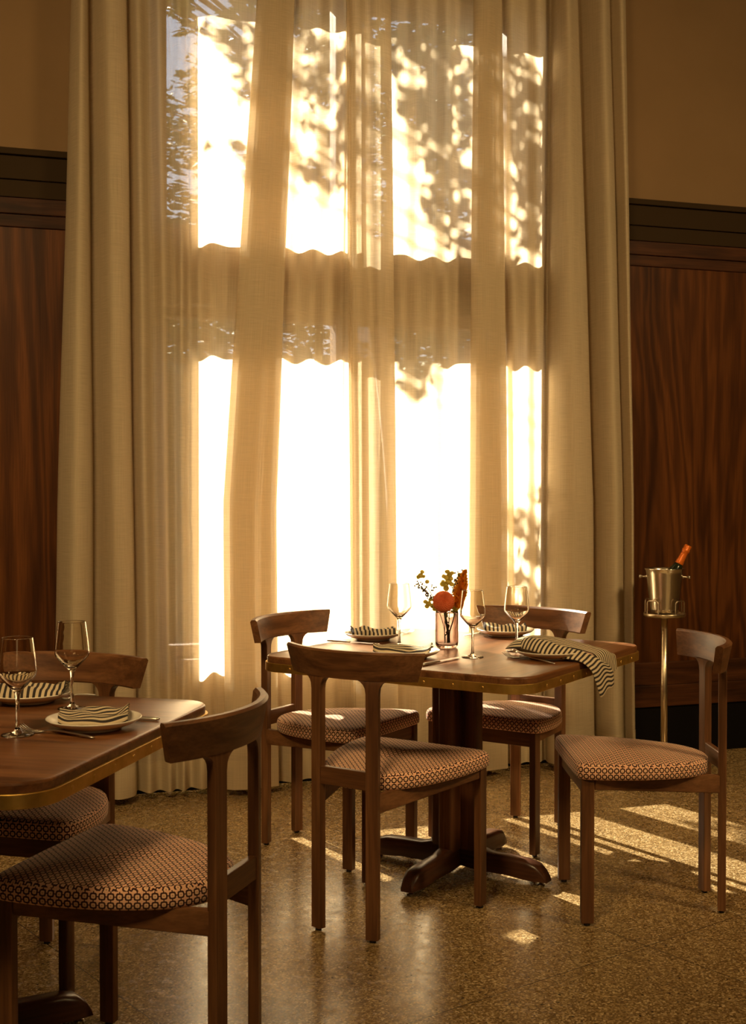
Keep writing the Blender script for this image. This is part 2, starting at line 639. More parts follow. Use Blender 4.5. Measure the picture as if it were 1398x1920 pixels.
# wainscot either side of the window: black base, bottom rail, veneer field, stepped cap
for side, a, b in (('left', S0, WIN0 - 0.10), ('right', WIN1 + 0.10, S1)):
    struct(wall_boxes('baseboard_' + side, [(a, b, 0, 0.012, 0, 0.232)], base_black, 0.002))
    struct(wall_boxes('wall_panel_' + side, [(a, b, 0, 0.016, 0.44, 2.325)], panel_mat))
struct(wall_boxes('baseboard_window', [(WIN0 - 0.10, WIN1 + 0.10, 0, 0.012, 0, 0.232)], base_black, 0.002))
trim_n = 1
for a, b in ((S0, WIN0 - 0.10), (WIN1 + 0.10, S1)):
    struct(wall_boxes('trim_%d' % trim_n, [(a, b, 0, 0.026, 0.232, 0.335), (a, b, 0, 0.022, 0.335, 0.445)], rail_mat, 0.003))
    struct(wall_boxes('trim_%d' % (trim_n + 1), [(a, b, 0, 0.024, 2.322, 2.375), (a, b, 0, 0.034, 2.373, 2.438)], rail_mat, 0.003))
    struct(wall_boxes('trim_%d' % (trim_n + 2), [(a, b, 0, 0.042, 2.437, 2.508), (a, b, 0, 0.054, 2.506, 2.602), (a, b, 0, 0.070, 2.600, 2.626)], taupe, 0.003))
    trim_n += 3

# ------------------------------------------------------------------ the window
FD0, FD1 = -0.17, -0.11                    # depth range of the sashes
MUL = 0.93


def window(name, z0, z1):
    root = bpy.data.objects.new(name, None)
    COL.objects.link(root)
    root['kind'] = 'structure'
    fw = 0.045
    bars = wall_boxes('window_frame', [(WIN0, WIN1, FD0, FD1, z0, z0 + fw), (WIN0, WIN1, FD0, FD1, z1 - fw, z1),
                                       (WIN0, WIN0 + fw, FD0, FD1, z0, z1), (WIN1 - fw, WIN1, FD0, FD1, z0, z1)], frame_mat, 0.004)
    bars.parent = root
    mul = wall_boxes('mullion', [(MUL - 0.045, MUL + 0.045, FD0 - 0.02, FD1 + 0.02, z0, z1)], frame_mat, 0.004)
    mul.parent = root
    for a, b in ((WIN0 + fw, MUL - 0.045), (MUL + 0.045, WIN1 - fw)):
        p = wall_boxes('pane', [(a, b, -0.142, -0.138, z0 + fw, z1 - fw)], pane_mat)
        p.parent = root
    return root


window('window_1', SILL, LOW_TOP)
window('window_2', UP_BOT, UP_TOP)
struct(wall_boxes('window_sill', [(WIN0 - 0.05, WIN1 + 0.05, -0.10, 0.035, SILL - 0.035, SILL)], frame_mat, 0.004))
struct(wall_boxes('trim_window', [(WIN0 - 0.09, WIN0, 0, 0.02, 0.25, UP_TOP + 0.09), (WIN1, WIN1 + 0.09, 0, 0.02, 0.25, UP_TOP + 0.09), (WIN0, WIN1, 0, 0.02, UP_TOP, UP_TOP + 0.09)], frame_mat, 0.003))

# ------------------------------------------------------------------ curtains (plan of the folds at three heights: along the wall, off the wall)
LEFT_FOLDS = [
    (-0.248, -0.313, -0.33, 0.07), (-0.278, -0.339, -0.356, 0.13), (-0.249, -0.282, -0.299, 0.19), (-0.218, -0.218, -0.222, 0.165),
    (-0.199, -0.189, -0.191, 0.09), (-0.145, -0.128, -0.125, 0.185), (-0.071, -0.056, -0.048, 0.165), (-0.052, -0.029, -0.02, 0.1),
    (-0.019, 0.004, 0.018, 0.15), (0.032, 0.057, 0.067, 0.1), (0.066, 0.09, 0.1, 0.155), (0.121, 0.132, 0.136, 0.11),
    (0.15, 0.153, 0.159, 0.155), (0.193, 0.196, 0.197, 0.1), (0.228, 0.23, 0.234, 0.145), (0.288, 0.29, 0.292, 0.1),
    (0.383, 0.334, 0.338, 0.125), (0.558, 0.436, 0.44, 0.105), (0.464, 0.323, 0.332, 0.165), (0.476, 0.345, 0.354, 0.2),
    (0.531, 0.413, 0.42, 0.212), (0.586, 0.497, 0.507, 0.2), (0.612, 0.533, 0.541, 0.188), (0.485, 0.345, 0.355, 0.180), (0.60, 0.522, 0.53, 0.158), (0.563, 0.448, 0.455, 0.13),
    (0.629, 0.556, 0.562, 0.1), (0.675, 0.617, 0.62, 0.145), (0.75, 0.699, 0.7, 0.1), (0.796, 0.757, 0.758, 0.145),
    (0.864, 0.832, 0.838, 0.1), (0.872, 0.862, 0.870, 0.118), (0.898, 0.905, 0.914, 0.125), (0.950, 0.965, 0.975, 0.10),
    (0.985, 1.005, 1.015, 0.118)]
RIGHT_FOLDS = [
    (0.897, 0.912, 0.921, 0.155), (0.853, 0.868, 0.879, 0.165), (0.884, 0.900, 0.910, 0.178), (0.854, 0.869, 0.88, 0.192), (0.874, 0.893, 0.904, 0.21), (0.85, 0.866, 0.877, 0.235), (0.876, 0.896, 0.905, 0.25), (0.928, 0.951, 0.958, 0.22),
    (0.962, 0.988, 0.995, 0.245), (1.016, 1.043, 1.053, 0.225), (1.045, 1.067, 1.075, 0.19), (1.032, 1.045, 1.052, 0.15),
    (1.078, 1.086, 1.096, 0.11), (1.147, 1.136, 1.139, 0.1), (1.192, 1.189, 1.19, 0.145), (1.271, 1.268, 1.267, 0.1),
    (1.319, 1.316, 1.312, 0.145), (1.392, 1.39, 1.384, 0.1), (1.507, 1.524, 1.526, 0.105), (1.433, 1.419, 1.416, 0.165),
    (1.441, 1.432, 1.429, 0.2), (1.481, 1.48, 1.479, 0.212), (1.527, 1.549, 1.551, 0.2), (1.558, 1.585, 1.588, 0.188), (1.452, 1.440, 1.437, 0.180), (1.548, 1.573, 1.577, 0.158),
    (1.527, 1.531, 1.533, 0.13), (1.592, 1.623, 1.628, 0.1), (1.628, 1.649, 1.652, 0.145), (1.714, 1.725, 1.726, 0.1),
    (1.758, 1.757, 1.757, 0.145), (1.839, 1.824, 1.824, 0.1), (1.83, 1.813, 1.813, 0.16), (1.852, 1.875, 1.876, 0.2),
    (1.902, 1.963, 1.967, 0.185), (1.947, 2.022, 2.032, 0.16), (1.991, 2.071, 2.08, 0.09), (2.016, 2.074, 2.084, 0.15),
    (2.049, 2.112, 2.122, 0.19), (2.106, 2.17, 2.183, 0.16), (2.136, 2.206, 2.219, 0.13), (2.152, 2.208, 2.221, 0.175),
    (2.204, 2.248, 2.264, 0.14), (2.228, 2.271, 2.288, 0.06)]


def curtain(name, label, folds, z_bottom, seed):
    root = thing(name, label, 'curtain', tuple(wp(folds[len(folds) // 2][2], 0.14, 0)), 0, 'sheer linen curtains at the window')
    inv = Matrix.Translation(-Vector(root.location))
    zt, zm, zb = 3.19, 1.20, 0.05

    def plan(z):
        pts = []
        for st, sm, sb, d in folds:
            if z >= zm:
                u = (z - zm) / (zt - zm)
                s = sm + (st - sm) * u
            else:
                u = (zm - z) / (zm - zb)
                s = sm + (sb - sm) * u
            pts.append((s, d))
        return catmull(pts, 9)

    def sheet(part, mat, levels, off):
        bm = bmesh.new()
        uv = bm.loops.layers.uv.new('UVMap')
        grid = []
        arc = None
        for z in levels:
            pl = plan(z)
            row = []
            for i, (s, d) in enumerate(pl):
                jz = 0.004 * noise.noise(Vector((s * 9 + seed, z * 1.3, 0)))
                js = 0.004 * noise.noise(Vector((s * 9, z * 1.1, 7 + seed)))
                hz = 0.006 * noise.noise(Vector((s * 6, 3.3, seed))) if z == levels[0] and off == 0 else 0
                row.append(bm.verts.new(inv @ wp(s + js, d + jz + off, z + hz)))
            if arc is None:
                arc = [0.0]
                for (a, b), (c, d) in zip(pl, pl[1:]):
                    arc.append(arc[-1] + math.hypot(c - a, d - b))
            grid.append(row)
        for j in range(len(levels) - 1):
            for i in range(len(grid[0]) - 1):
                f = bm.faces.new((grid[j][i], grid[j][i + 1], grid[j + 1][i + 1], grid[j + 1][i]))
                for l, (a, b) in zip(f.loops, ((j, i), (j, i + 1), (j + 1, i + 1), (j + 1, i))):
                    l[uv].uv = (arc[b], levels[a])
        return link(part, bm, mat, root)
    n = 34
    sheet('cloth', sheer, [z_bottom + (4.08 - z_bottom) * k / n for k in range(n + 1)], 0.0)
    sheet('hem', hem_mat, [z_bottom, z_bottom + 0.06, z_bottom + 0.12], 0.003)
    return root


def deepen(f):
    # the gathered cloth beside the window hangs in deeper folds
    return [(a, b, c, d if -0.02 < b < 1.815 else max(0.082, 0.14 + (d - 0.14) * 1.6)) for a, b, c, d in f]


LEFT_FOLDS, RIGHT_FOLDS = deepen(LEFT_FOLDS), deepen(RIGHT_FOLDS)
curtain('sheer_curtain', 'sheer golden linen curtain hanging on the left half of the tall window', LEFT_FOLDS, 0.034, 0)
curtain('sheer_curtain', 'sheer golden linen curtain hanging on the right half of the tall window', RIGHT_FOLDS, 0.034, 5)
rail = wall_boxes('curtain_track', [(-0.40, 2.36, 0.03, 0.30, 4.08, 4.15)], plain('track_paint', (0.4, 0.32, 0.2), 0.5), 0.003)
tag(rail, 'ceiling track the two sheer curtains hang from', 'curtain track')

# ------------------------------------------------------------------ chairs
POST_X, FRONT_X, DEPTH = 0.094, 0.205, 0.427
ARC = 0.37                                   # plan radius of the curved back


def make_chair(name, label, loc, heading, group):
    root = thing(name, label, 'chair', (loc[0], loc[1], 0), heading - PI / 2, group)
    # upholstered pad
    half = [(0, 0.462), (0.10, 0.461), (0.190, 0.459), (0.220, 0.451), (0.231, 0.426), (0.229, 0.36), (0.215, 0.27),
            (0.186, 0.175), (0.143, 0.095), (0.095, 0.048), (0.045, 0.026), (0, 0.020)]
    loop = half + [(-x, y) for x, y in reversed(half[1:-1])]
    loop = catmull(loop, 5, True)
    cx0, cy0 = 0.0, 0.25
    bm = bmesh.new()
    uv = bm.loops.layers.uv.new('UVMap')
    n = len(loop)
    peri = [0.0]
    for i in range(n):
        a, b = loop[i], loop[(i + 1) % n]
        peri.append(peri[-1] + math.hypot(b[0] - a[0], b[1] - a[1]))

    def tilt(y):
        return -0.016 * (1 - y / 0.45)
    rings = []
    levels = [(0.925, 0.432), (0.978, 0.432), (0.995, 0.436), (1.0, 0.447), (0.998, 0.461), (0.984, 0.471), (0.955, 0.477)]
    for k in range(1, 8):
        u = 0.955 * (1 - k / 8.0)
        levels.append((u, 0.477 + 0.012 * (1 - (u / 0.955) ** 2)))
    for sc_, z in levels:
        rings.append([bm.verts.new((cx0 + (x - cx0) * sc_, cy0 + (y - cy0) * sc_, z + tilt(y))) for x, y in loop])
    top = bm.verts.new((cx0, cy0, 0.489 + tilt(cy0)))
    side_end = 5
    for j in range(len(rings) - 1):
        for i in range(n):
            i2 = (i + 1) % n
            f = bm.faces.new((rings[j][i], rings[j][i2], rings[j + 1][i2], rings[j + 1][i]))
            for l, (jj, ii) in zip(f.loops, ((j, i), (j, i + 1), (j + 1, i + 1), (j + 1, i))):
                if 1 <= j < side_end:
                    l[uv].uv = (peri[ii], levels[jj][1] + 0.0110)
                else:
                    l[uv].uv = (l.vert.co.x + 1.0, l.vert.co.y + 1.0)
    for i in range(n):
        f = bm.faces.new((rings[-1][i], rings[-1][(i + 1) % n], top))
        for l in f.loops:
            l[uv].uv = (l.vert.co.x + 1.0, l.vert.co.y + 1.0)
    bm.faces.new(list(reversed(rings[0])))
    link('seat', bm, fabric, root)
    # curved back: conical board, hollow towards the sitter
    ph0 = math.asin(0.224 / ARC)
    cyc = ARC * math.cos(math.asin(POST_X / ARC))      # arc centre, in front of the posts
    bm = bmesh.new()
    cols = []
    N = 26
    zb, zt, th = 0.738, 0.820, 0.024
    for i in range(N + 1):
        u = -1 + 2 * i / N
        ring = []
        # section corners: outer bottom, outer top, inner top, inner bottom (rounded)
        sec = []
        for (r_off, z, e) in ((0.012, zb, -0.050), (0.0130, zb + 0.004, -0.048), (0.027, zt - 0.006, -0.002), (0.022, zt, 0.0), (0.009, zt, 0.0), (0.003, zt - 0.006, -0.002), (-0.011, zb + 0.004, -0.048), (-0.009, zb, -0.050)):
            ph = u * (ph0 + e)
            rr = ARC + r_off
            sec.append(bm.verts.new((rr * math.sin(ph), cyc - rr * math.cos(ph), z)))
        cols.append(sec)
    for a, b in zip(cols, cols[1:]):
        m_ = len(a)
        for k in range(m_):
            bm.faces.new((a[k], a[(k + 1) % m_], b[(k + 1) % m_], b[k]))
    bm.faces.new(cols[0])
    bm.faces.new(list(reversed(cols[-1])))
    sharp(link('backrest', bm, wood_x, root), 28)
    # rear legs run up to the back board and flare into it
    tw = math.asin(POST_X / ARC)
    for sx in (-1, 1):
        bm = bmesh.new()
        hw, hd = 0.0185, 0.0120
        prof = [(0.008, 1.0), (0.70, 1.0), (0.716, 1.12), (0.726, 1.40), (0.734, 1.85), (0.740, 2.5)]
        rgs = []
        ch = 0.12
        for z, k in prof:
            w_ = hw * k
            pts = [(-w_, -hd * (1 - ch)), (-w_ + hd * ch, -hd), (w_ - hd * ch, -hd), (w_, -hd * (1 - ch)), (w_, hd * (1 - ch)), (w_ - hd * ch, hd), (-w_ + hd * ch, hd), (-w_, hd * (1 - ch))]
            Mx = Matrix.Rotation(sx * tw, 4, 'Z')
            row = []
            for x, y in pts:
                if k > 1.0:      # follow the curve of the board where the leg flares
                    ph = sx * tw + x / ARC
                    rr = ARC - y
                    row.append(bm.verts.new((rr * math.sin(ph), cyc - rr * math.cos(ph), z)))
                else:
                    p = Mx @ Vector((x, y, 0))
                    row.append(bm.verts.new((sx * POST_X + p.x, p.y, z)))
            rgs.append(row)
        for a, b in zip(rgs, rgs[1:]):
            for k in range(8):
                bm.faces.new((a[k], a[(k + 1) % 8], b[(k + 1) % 8], b[k]))
        bm.faces.new(rgs[0])
        bm.faces.new(rgs[-1])
        leg = sharp(link('leg', bm, wood_z, root), 28)
        lathe('glide', [(0.0, 0.0), (0.009, 0.0), (0.009, 0.009), (0.0, 0.009)], black_mat, leg, 14, Matrix.Translation((sx * POST_X, 0, 0)))
    for sx in (-1, 1):
        leg = box('leg', (sx * FRONT_X - 0.012, DEPTH - 0.019, 0.008), (sx * FRONT_X + 0.012, DEPTH + 0.019, 0.4335), wood_z, root, 0.0025)
        lathe('glide', [(0.0, 0.0), (0.009, 0.0), (0.009, 0.009), (0.0, 0.009)], black_mat, leg, 14, Matrix.Translation((sx * FRONT_X, DEPTH, 0)))
    # aprons
    for sx in (-1, 1):
        a = Vector((sx * (POST_X + 0.004), 0.006, 0))
        b = Vector((sx * FRONT_X, DEPTH - 0.019, 0))
        sd = Vector((0, 0, 1)).cross((b - a).normalized()) * 0.010
        bm = bmesh.new()
        q = []
        for p, z0, z1 in ((a, 0.362, 0.417), (b, 0.399, 0.4315)):
            q.append([bm.verts.new(p + o_ + Vector((0, 0, z))) for o_, z in ((-sd, z0), (sd, z0), (sd, z1), (-sd, z1))])
        for k in range(4):
            bm.faces.new((q[0][k], q[0][(k + 1) % 4], q[1][(k + 1) % 4], q[1][k]))
        bm.faces.new(q[0])
        bm.faces.new(list(reversed(q[1])))
        bmesh.ops.bevel(bm, geom=list(bm.edges), offset=0.002, segments=2, affect='EDGES')
        link('apron', bm, wood_y, root, False)
    box('apron', (-FRONT_X + 0.011, DEPTH - 0.008, 0.380), (FRONT_X - 0.011, DEPTH + 0.010, 0.4315), wood_x, root, 0.002)
    box('stretcher', (-POST_X + 0.015, -0.012, 0.428), (POST_X - 0.015, 0.006, 0.480), wood_x, root, 0.0025)
    return root


CH_GROUP = 'walnut chairs with patterned seats'
chairs = [
    ('walnut chair in front of the far table, its curved back turned to the camera', (-0.079, 3.599), 0.991),
    ('walnut chair left of the far table, standing by the bright curtain', (-0.332, 4.606), -0.563),
    ('walnut chair behind the far table, nearest the champagne bucket stand', (0.630, 4.844), -2.167),
    ('walnut chair pulled away from the far table at the right edge, seat fully in view', (1.049, 3.897), 3.156),
    ('large foreground walnut chair at the near table, cut off by the bottom edge', (-0.289, 2.674), 2.82),
    ('walnut chair at the far side of the near left table, in dark shade', (-0.825, 3.516), -1.84),
]
c0 = make_chair('dining_chair', chairs[0][0], chairs[0][1], chairs[0][2], CH_GROUP)
for lab, (x, y), hd in chairs[1:]:
    c = copy_tree(c0)
    c.location = (x, y, 0)
    c.rotation_euler = (0, 0, hd - PI / 2)
    c['label'] = lab

# ------------------------------------------------------------------ tables
TZ = 0.740


def make_table(label, loc, heading, hx, hy, base_heading, top_mat, corner=0.085):
    root = thing('pedestal_table', label, 'table', (loc[0], loc[1], 0), heading, 'square pedestal tables')
    bm = bmesh.new()
    rgs = []
    for off, z in ((-0.010, TZ - 0.0215), (-0.001, TZ - 0.0215), (0.0, TZ - 0.0205), (0.0, TZ - 0.006), (-0.0012, TZ - 0.0028), (-0.0035, TZ - 0.0009), (-0.007, TZ)):
        rgs.append([bm.verts.new((x, y, z)) for x, y in rounded_rect(hx + off, hy + off, corner + off, 12)])
    n = len(rgs[0])
    for a, b in zip(rgs, rgs[1:]):
        for k in range(n):
            bm.faces.new((a[k], a[(k + 1) % n], b[(k + 1) % n], b[k]))
    bm.faces.new(list(reversed(rgs[0])))
    bm.faces.new(rgs[-1])
    sharp(link('table_top', bm, top_mat, root), 18)
    # brass band that stands a little proud under the top
    bm = bmesh.new()
    rgs = []
    for off, z in ((-0.02, TZ - 0.049), (0.0050, TZ - 0.049), (0.0060, TZ - 0.048), (0.0060, TZ - 0.0220), (0.0050, TZ - 0.0210), (-0.02, TZ - 0.0210)):
        rgs.append([bm.verts.new((x, y, z)) for x, y in rounded_rect(hx + off, hy + off, corner + off, 12)])
    for a, b in zip(rgs, rgs[1:] + rgs[:1]):
        for k in range(n):
            bm.faces.new((a[k], a[(k + 1) % n], b[(k + 1) % n], b[k]))
    band = sharp(link('brass_band', bm, brass, root), 30)
    # slotted screws along the band
    sides = [((hx + 0.006), 0, 0), (0, (hy + 0.006), 90), (-(hx + 0.006), 0, 180), (0, -(hy + 0.006), 270)]
    for sx, sy, ang in sides:
        ln = (hy if ang in (0, 180) else hx) - corner
        k = int(2 * ln / 0.1)
        for i in range(k + 1):
            tt = -ln + 2 * ln * (i + 0.5) / (k + 1)
            M = Matrix.Rotation(R(ang), 4, 'Z') @ Matrix.Translation((abs(sx) + abs(sy), tt, TZ - 0.035)) @ Matrix.Rotation(R(90), 4, 'Y')
            lathe('screw', [(0.0052, -0.001), (0.0048, 0.0006), (0.003, 0.0012), (0.0, 0.0013)], brass, band, 12, M, False)
    # pedestal: four planks round a hollow core, each with a foot
    box('table_plate', (-0.16, -0.16, TZ - 0.060), (0.16, 0.16, TZ - 0.0212), wood_base, root, 0.003)
    for q in range(4):
        M = Matrix.Rotation(base_heading - heading + q * PI / 2, 4, 'Z')
        bm = bmesh.new()
        pr = rounded_rect(0.034, 0.027, 0.012, 5)
        add_prism(bm, [(x + 0.052, y) for x, y in pr], 0.075, TZ - 0.05, M)
        sharp(link('column', bm, wood_base, root), 40)
        # foot: side profile swept to a rounded section
        bm = bmesh.new()
        prof_top = [(0.005, 0.090), (0.085, 0.092), (0.105, 0.088), (0.125, 0.082), (0.20, 0.080), (0.262, 0.078), (0.295, 0.070), (0.318, 0.052), (0.330, 0.032), (0.334, 0.016)]
        rgs = []
        for x, zt in prof_top:
            zb = 0.022 if x < 0.25 else 0.016
            zb = min(zb, zt - 0.001)
            if x < 0.03:
                zb = 0.030
            hw = 0.029 if x < 0.30 else 0.029 - (x - 0.30) * 0.25
            h = zt - zb
            r_ = min(0.014, h * 0.45)
            pts = [(-hw, zb), (hw, zb), (hw, zt - r_), (hw - r_ * 0.3, zt - r_ * 0.3), (hw - r_, zt), (-hw + r_, zt), (-hw + r_ * 0.3, zt - r_ * 0.3), (-hw, zt - r_)]
            rgs.append([bm.verts.new((x, yy, zz)) for yy, zz in pts])
        for a, b in zip(rgs, rgs[1:]):
            for k in range(8):
                bm.faces.new((a[k], a[(k + 1) % 8], b[(k + 1) % 8], b[k]))
        bm.faces.new(rgs[0])
        bm.faces.new(rgs[-1])
        foot = sharp(link('foot', bm, wood_foot, root), 50)
        foot.matrix_local = M
        g = lathe('glide', [(0.0, 0.0), (0.013, 0.0), (0.013, 0.004), (0.006, 0.006), (0.006, 0.018), (0.0, 0.018)], steel, foot, 16, Matrix.Translation((0.305, 0, 0)))
    return root


make_table('square walnut table with brass edge in the middle, set with a flower vase', (0.281, 4.222), R(57.8), 0.475, 0.475, R(57.8), wood_top)
make_table('square walnut table with brass edge in the left foreground, cut off by the frame', (-0.964, 2.858), R(77), 0.47, 0.47, R(32), wood_top_y)


# ------------------------------------------------------------------ tableware
def wine_glass_profile():
    outer = [(0.0, 0.0), (0.034, 0.0), (0.0355, 0.0012), (0.034, 0.0028), (0.020, 0.0048), (0.009, 0.008), (0.0048, 0.016), (0.0038, 0.040), (0.0040, 0.070),
             (0.0055, 0.088), (0.010, 0.097), (0.021, 0.108), (0.0325, 0.1205), (0.0395, 0.1295), (0.0414, 0.1350), (0.0412, 0.1420), (0.0392, 0.165), (0.0358, 0.192), (0.0336, 0.2095), (0.0333, 0.2118), (0.0331, 0.2126), (0.0326, 0.2130)]
    inner = [(0.0321, 0.2126), (0.0322, 0.2118), (0.0325, 0.2095), (0.0347, 0.192), (0.0381, 0.165), (0.0401, 0.1420), (0.0402, 0.1358), (0.0382, 0.1305), (0.0310, 0.1220), (0.0195, 0.1105), (0.008, 0.1020), (0.0, 0.1000)]
    return outer + inner


def make_glass(label, x, y):
    root = thing('wine_glass', label, 'wine glass', (x, y, TZ), 0, 'stemmed wine glasses')
    lathe('glass_body', wine_glass_profile(), wine_glass_mat, root, 48, Matrix.Translation((0, 0, 0.0005)))
    return root


GL = [('empty wine glass left of the flower vase on the far table', 0.089, 4.296),
      ('empty wine glass right in front of the flower vase, overlapping the orange plume', 0.316, 4.020),
      ('empty wine glass beside the draped napkin on the far table', 0.473, 4.171),
      ('empty wine glass on the near left table, cut by the left edge', -0.775, 2.760),
      ('empty wine glass on the near left table, behind the folded napkin plate', -0.733, 3.085)]
g0 = make_glass(*GL[0])
for lab, x, y in GL[1:]:
    g = copy_tree(g0)
    g.location = (x, y, TZ)
    g['label'] = lab


def make_plate(label, x, y, rad):
    k = rad / 0.105
    prof = [(0.0, 0.0), (0.060 * k, 0.0), (0.064 * k, 0.002), (0.062 * k, 0.005), (0.075 * k, 0.008), (0.094 * k, 0.015), (0.1045 * k, 0.0235), (0.1050 * k, 0.0250), (0.1040 * k, 0.0262), (0.1022 * k, 0.0255),
            (0.090 * k, 0.0170), (0.074 * k, 0.0110), (0.050 * k, 0.0085), (0.0, 0.0080)]
    o = lathe('side_plate', prof, china, None, 64)
    o.location = (x, y, TZ + 0.0006)
    return tag(o, label, 'plate', 'white side plates')


PL = [('white side plate with a striped napkin, at the left chair of the far table', 0.000, 4.483, 0.101),
      ('white side plate half hidden behind the front chair back', 0.108, 4.005, 0.104),
      ('white side plate with a striped napkin, at the back chair of the far table', 0.481, 4.600, 0.104),
      ('white side plate under the draped napkin by the table edge', 0.556, 3.998, 0.106),
      ('white side plate at the right of the near left table', -0.625, 2.835, 0.106),
      ('white side plate at the left edge of the picture, back of the near table', -0.868, 3.190, 0.108)]
for p in PL:
    make_plate(*p)


def make_napkin(label, x, y, rotz, length, width, layers=4, along=False, seed=0, peak=0.0):
    """cloth folded into a flat wavy pack; the whole cloth is one sheet zigzagged back and forth"""
    bm = bmesh.new()
    uv = bm.loops.layers.uv.new('UVMap')
    prof = []
    gap = 0.0027
    for k in range(layers):
        w_ = width * (0.5 - 0.02 * k)
        xs = [-w_ + 2 * w_ * i / 12 for i in range(13)]
        if k % 2:
            xs.reverse()
        for xx in xs:
            prof.append((xx, 0.003 + k * gap))
        if k < layers - 1:
            s_ = 1 if k % 2 == 0 else -1
            prof.append((s_ * (w_ + 0.0042), 0.003 + (k + 0.25) * gap))
            prof.append((s_ * (w_ + 0.0042), 0.003 + (k + 0.75) * gap))
    # the top layer rolls over the front edge
    zt_ = prof[-1][1]
    prof += [(-width * 0.5 - 0.004, zt_ - 0.0010), (-width * 0.5 - 0.0095, zt_ - 0.0035), (-width * 0.5 - 0.0135, zt_ * 0.40), (-width * 0.5 - 0.0080, 0.0012)]
    arc = [0.0]
    for a, b in zip(prof, prof[1:]):
        arc.append(arc[-1] + math.hypot(b[0] - a[0], b[1] - a[1]))
    NU = 22
    rows = []
    for i in range(NU + 1):
        u = -0.5 + i / NU
        row = []
        for (v, z) in prof:
            hgt = z / (layers * gap)
            sag = 0.010 * max(0.0, (abs(u) - 0.28) / 0.22) ** 2 * 1.0
            wav = 0.0085 * hgt * (0.55 + noise.noise(Vector((u * 4 + seed, v * 20, seed * 3.1)))) + 0.0030 * math.sin(v * 80 + u * 7 + seed) * hgt
            bulge = 0.006 * hgt * math.cos(v / width * PI)
            pk = peak * hgt * math.exp(-((u + 0.18) / 0.16) ** 2)
            xx = u * length * (1 + 0.05 * noise.noise(Vector((v * 20, z * 90, seed))))
            vv = v * (1 + 0.10 * noise.noise(Vector((u * 4, 2.0, seed + z * 40)))) + 0.008 * noise.noise(Vector((u * 3.0, 0, seed)))
            row.append(bm.verts.new((xx, vv, 0.0015 + z + sag + wav + bulge + pk)))
        rows.append(row)
    for i in range(NU):
        for j in range(len(prof) - 1):
            f = bm.faces.new((rows[i][j], rows[i + 1][j], rows[i + 1][j + 1], rows[i][j + 1]))
            for l, (a, b) in zip(f.loops, ((i, j), (i + 1, j), (i + 1, j + 1), (i, j + 1))):
                l[uv].uv = (arc[b], a / NU * length) if along else (a / NU * length, arc[b])
    o = link('napkin', bm, napkin_mat)
    sm = o.modifiers.new('thickness', 'SOLIDIFY')
    sm.thickness = 0.0013
    sm.offset = 0
    o.location = (x, y, TZ + 0.0135)
    o.rotation_euler = (0, 0, rotz)
    return tag(o, label, 'napkin', 'striped cloth napkins')


make_napkin('striped napkin folded on the plate at the left chair of the far table', 0.000, 4.483, R(4), 0.155, 0.110, 4, False, 1, 0.004)
make_napkin('striped napkin folded on the plate behind the front chair back', 0.095, 4.005, R(-8), 0.180, 0.085, 4, True, 2, 0.006)
make_napkin('striped napkin folded on the plate at the back chair of the far table', 0.478, 4.600, R(-3), 0.150, 0.110, 4, False, 3, 0.006)
make_napkin('striped napkin folded on the plate at the right of the near left table', -0.625, 2.838, R(10), 0.150, 0.115, 4, True, 4, 0.004)
make_napkin('striped napkin folded on the plate at the left edge of the near table', -0.862, 3.190, R(6), 0.175, 0.115, 4, False, 5, 0.010)


def loft_cloth(bm, uv, spine, v0=0.0, across=False):
    """spine: list of (left point, mid lift, right point) rows; each row becomes a humped cross curve"""
    rows = []
    NV = 14
    dense = catmull([tuple(a) + tuple(b) + (h, wv) for a, b, h, wv in spine], 7)
    ulen = [0.0]
    for i, q in enumerate(dense):
        a, b, h, wv = Vector(q[0:3]), Vector(q[3:6]), q[6], q[7]
        row = []
        for j in range(NV + 1):
            t_ = j / NV
            p = a.lerp(b, t_)
            p.z += h * math.sin(PI * t_) + 0.5 * wv * math.sin(PI * t_ * 3 + i * 0.06)
            row.append(bm.verts.new(p))
        rows.append(row)
        if i:
            ulen.append(ulen[-1] + (rows[i][NV // 2].co - rows[i - 1][NV // 2].co).length)
    for i in range(len(rows) - 1):
        for j in range(NV):
            f = bm.faces.new((rows[i][j], rows[i + 1][j], rows[i + 1][j + 1], rows[i][j + 1]))
            wd = (rows[i][0].co - rows[i][NV].co).length
            for l, (a, b) in zip(f.loops, ((i, j), (i + 1, j), (i + 1, j + 1), (i, j + 1))):
                l[uv].uv = (ulen[a], b / NV * 0.16) if across else (v0 + b / NV * 0.16, ulen[a])


# camera-right edge of the far table: direction along the edge and outward
EX = Vector((math.cos(R(57.8)), math.sin(R(57.8)), 0))
EO = Vector((math.cos(R(-32.2)), math.sin(R(-32.2)), 0))
TC = Vector((0.281, 4.222, 0))


def tp(e, o_, z):
    """point by the far table: e along its right edge, o_ outward from the centre, height z above the top"""
    return TC + EX * e + EO * o_ + Vector((0, 0, TZ + z))


bm = bmesh.new()
uv = bm.loops.layers.uv.new('UVMap')
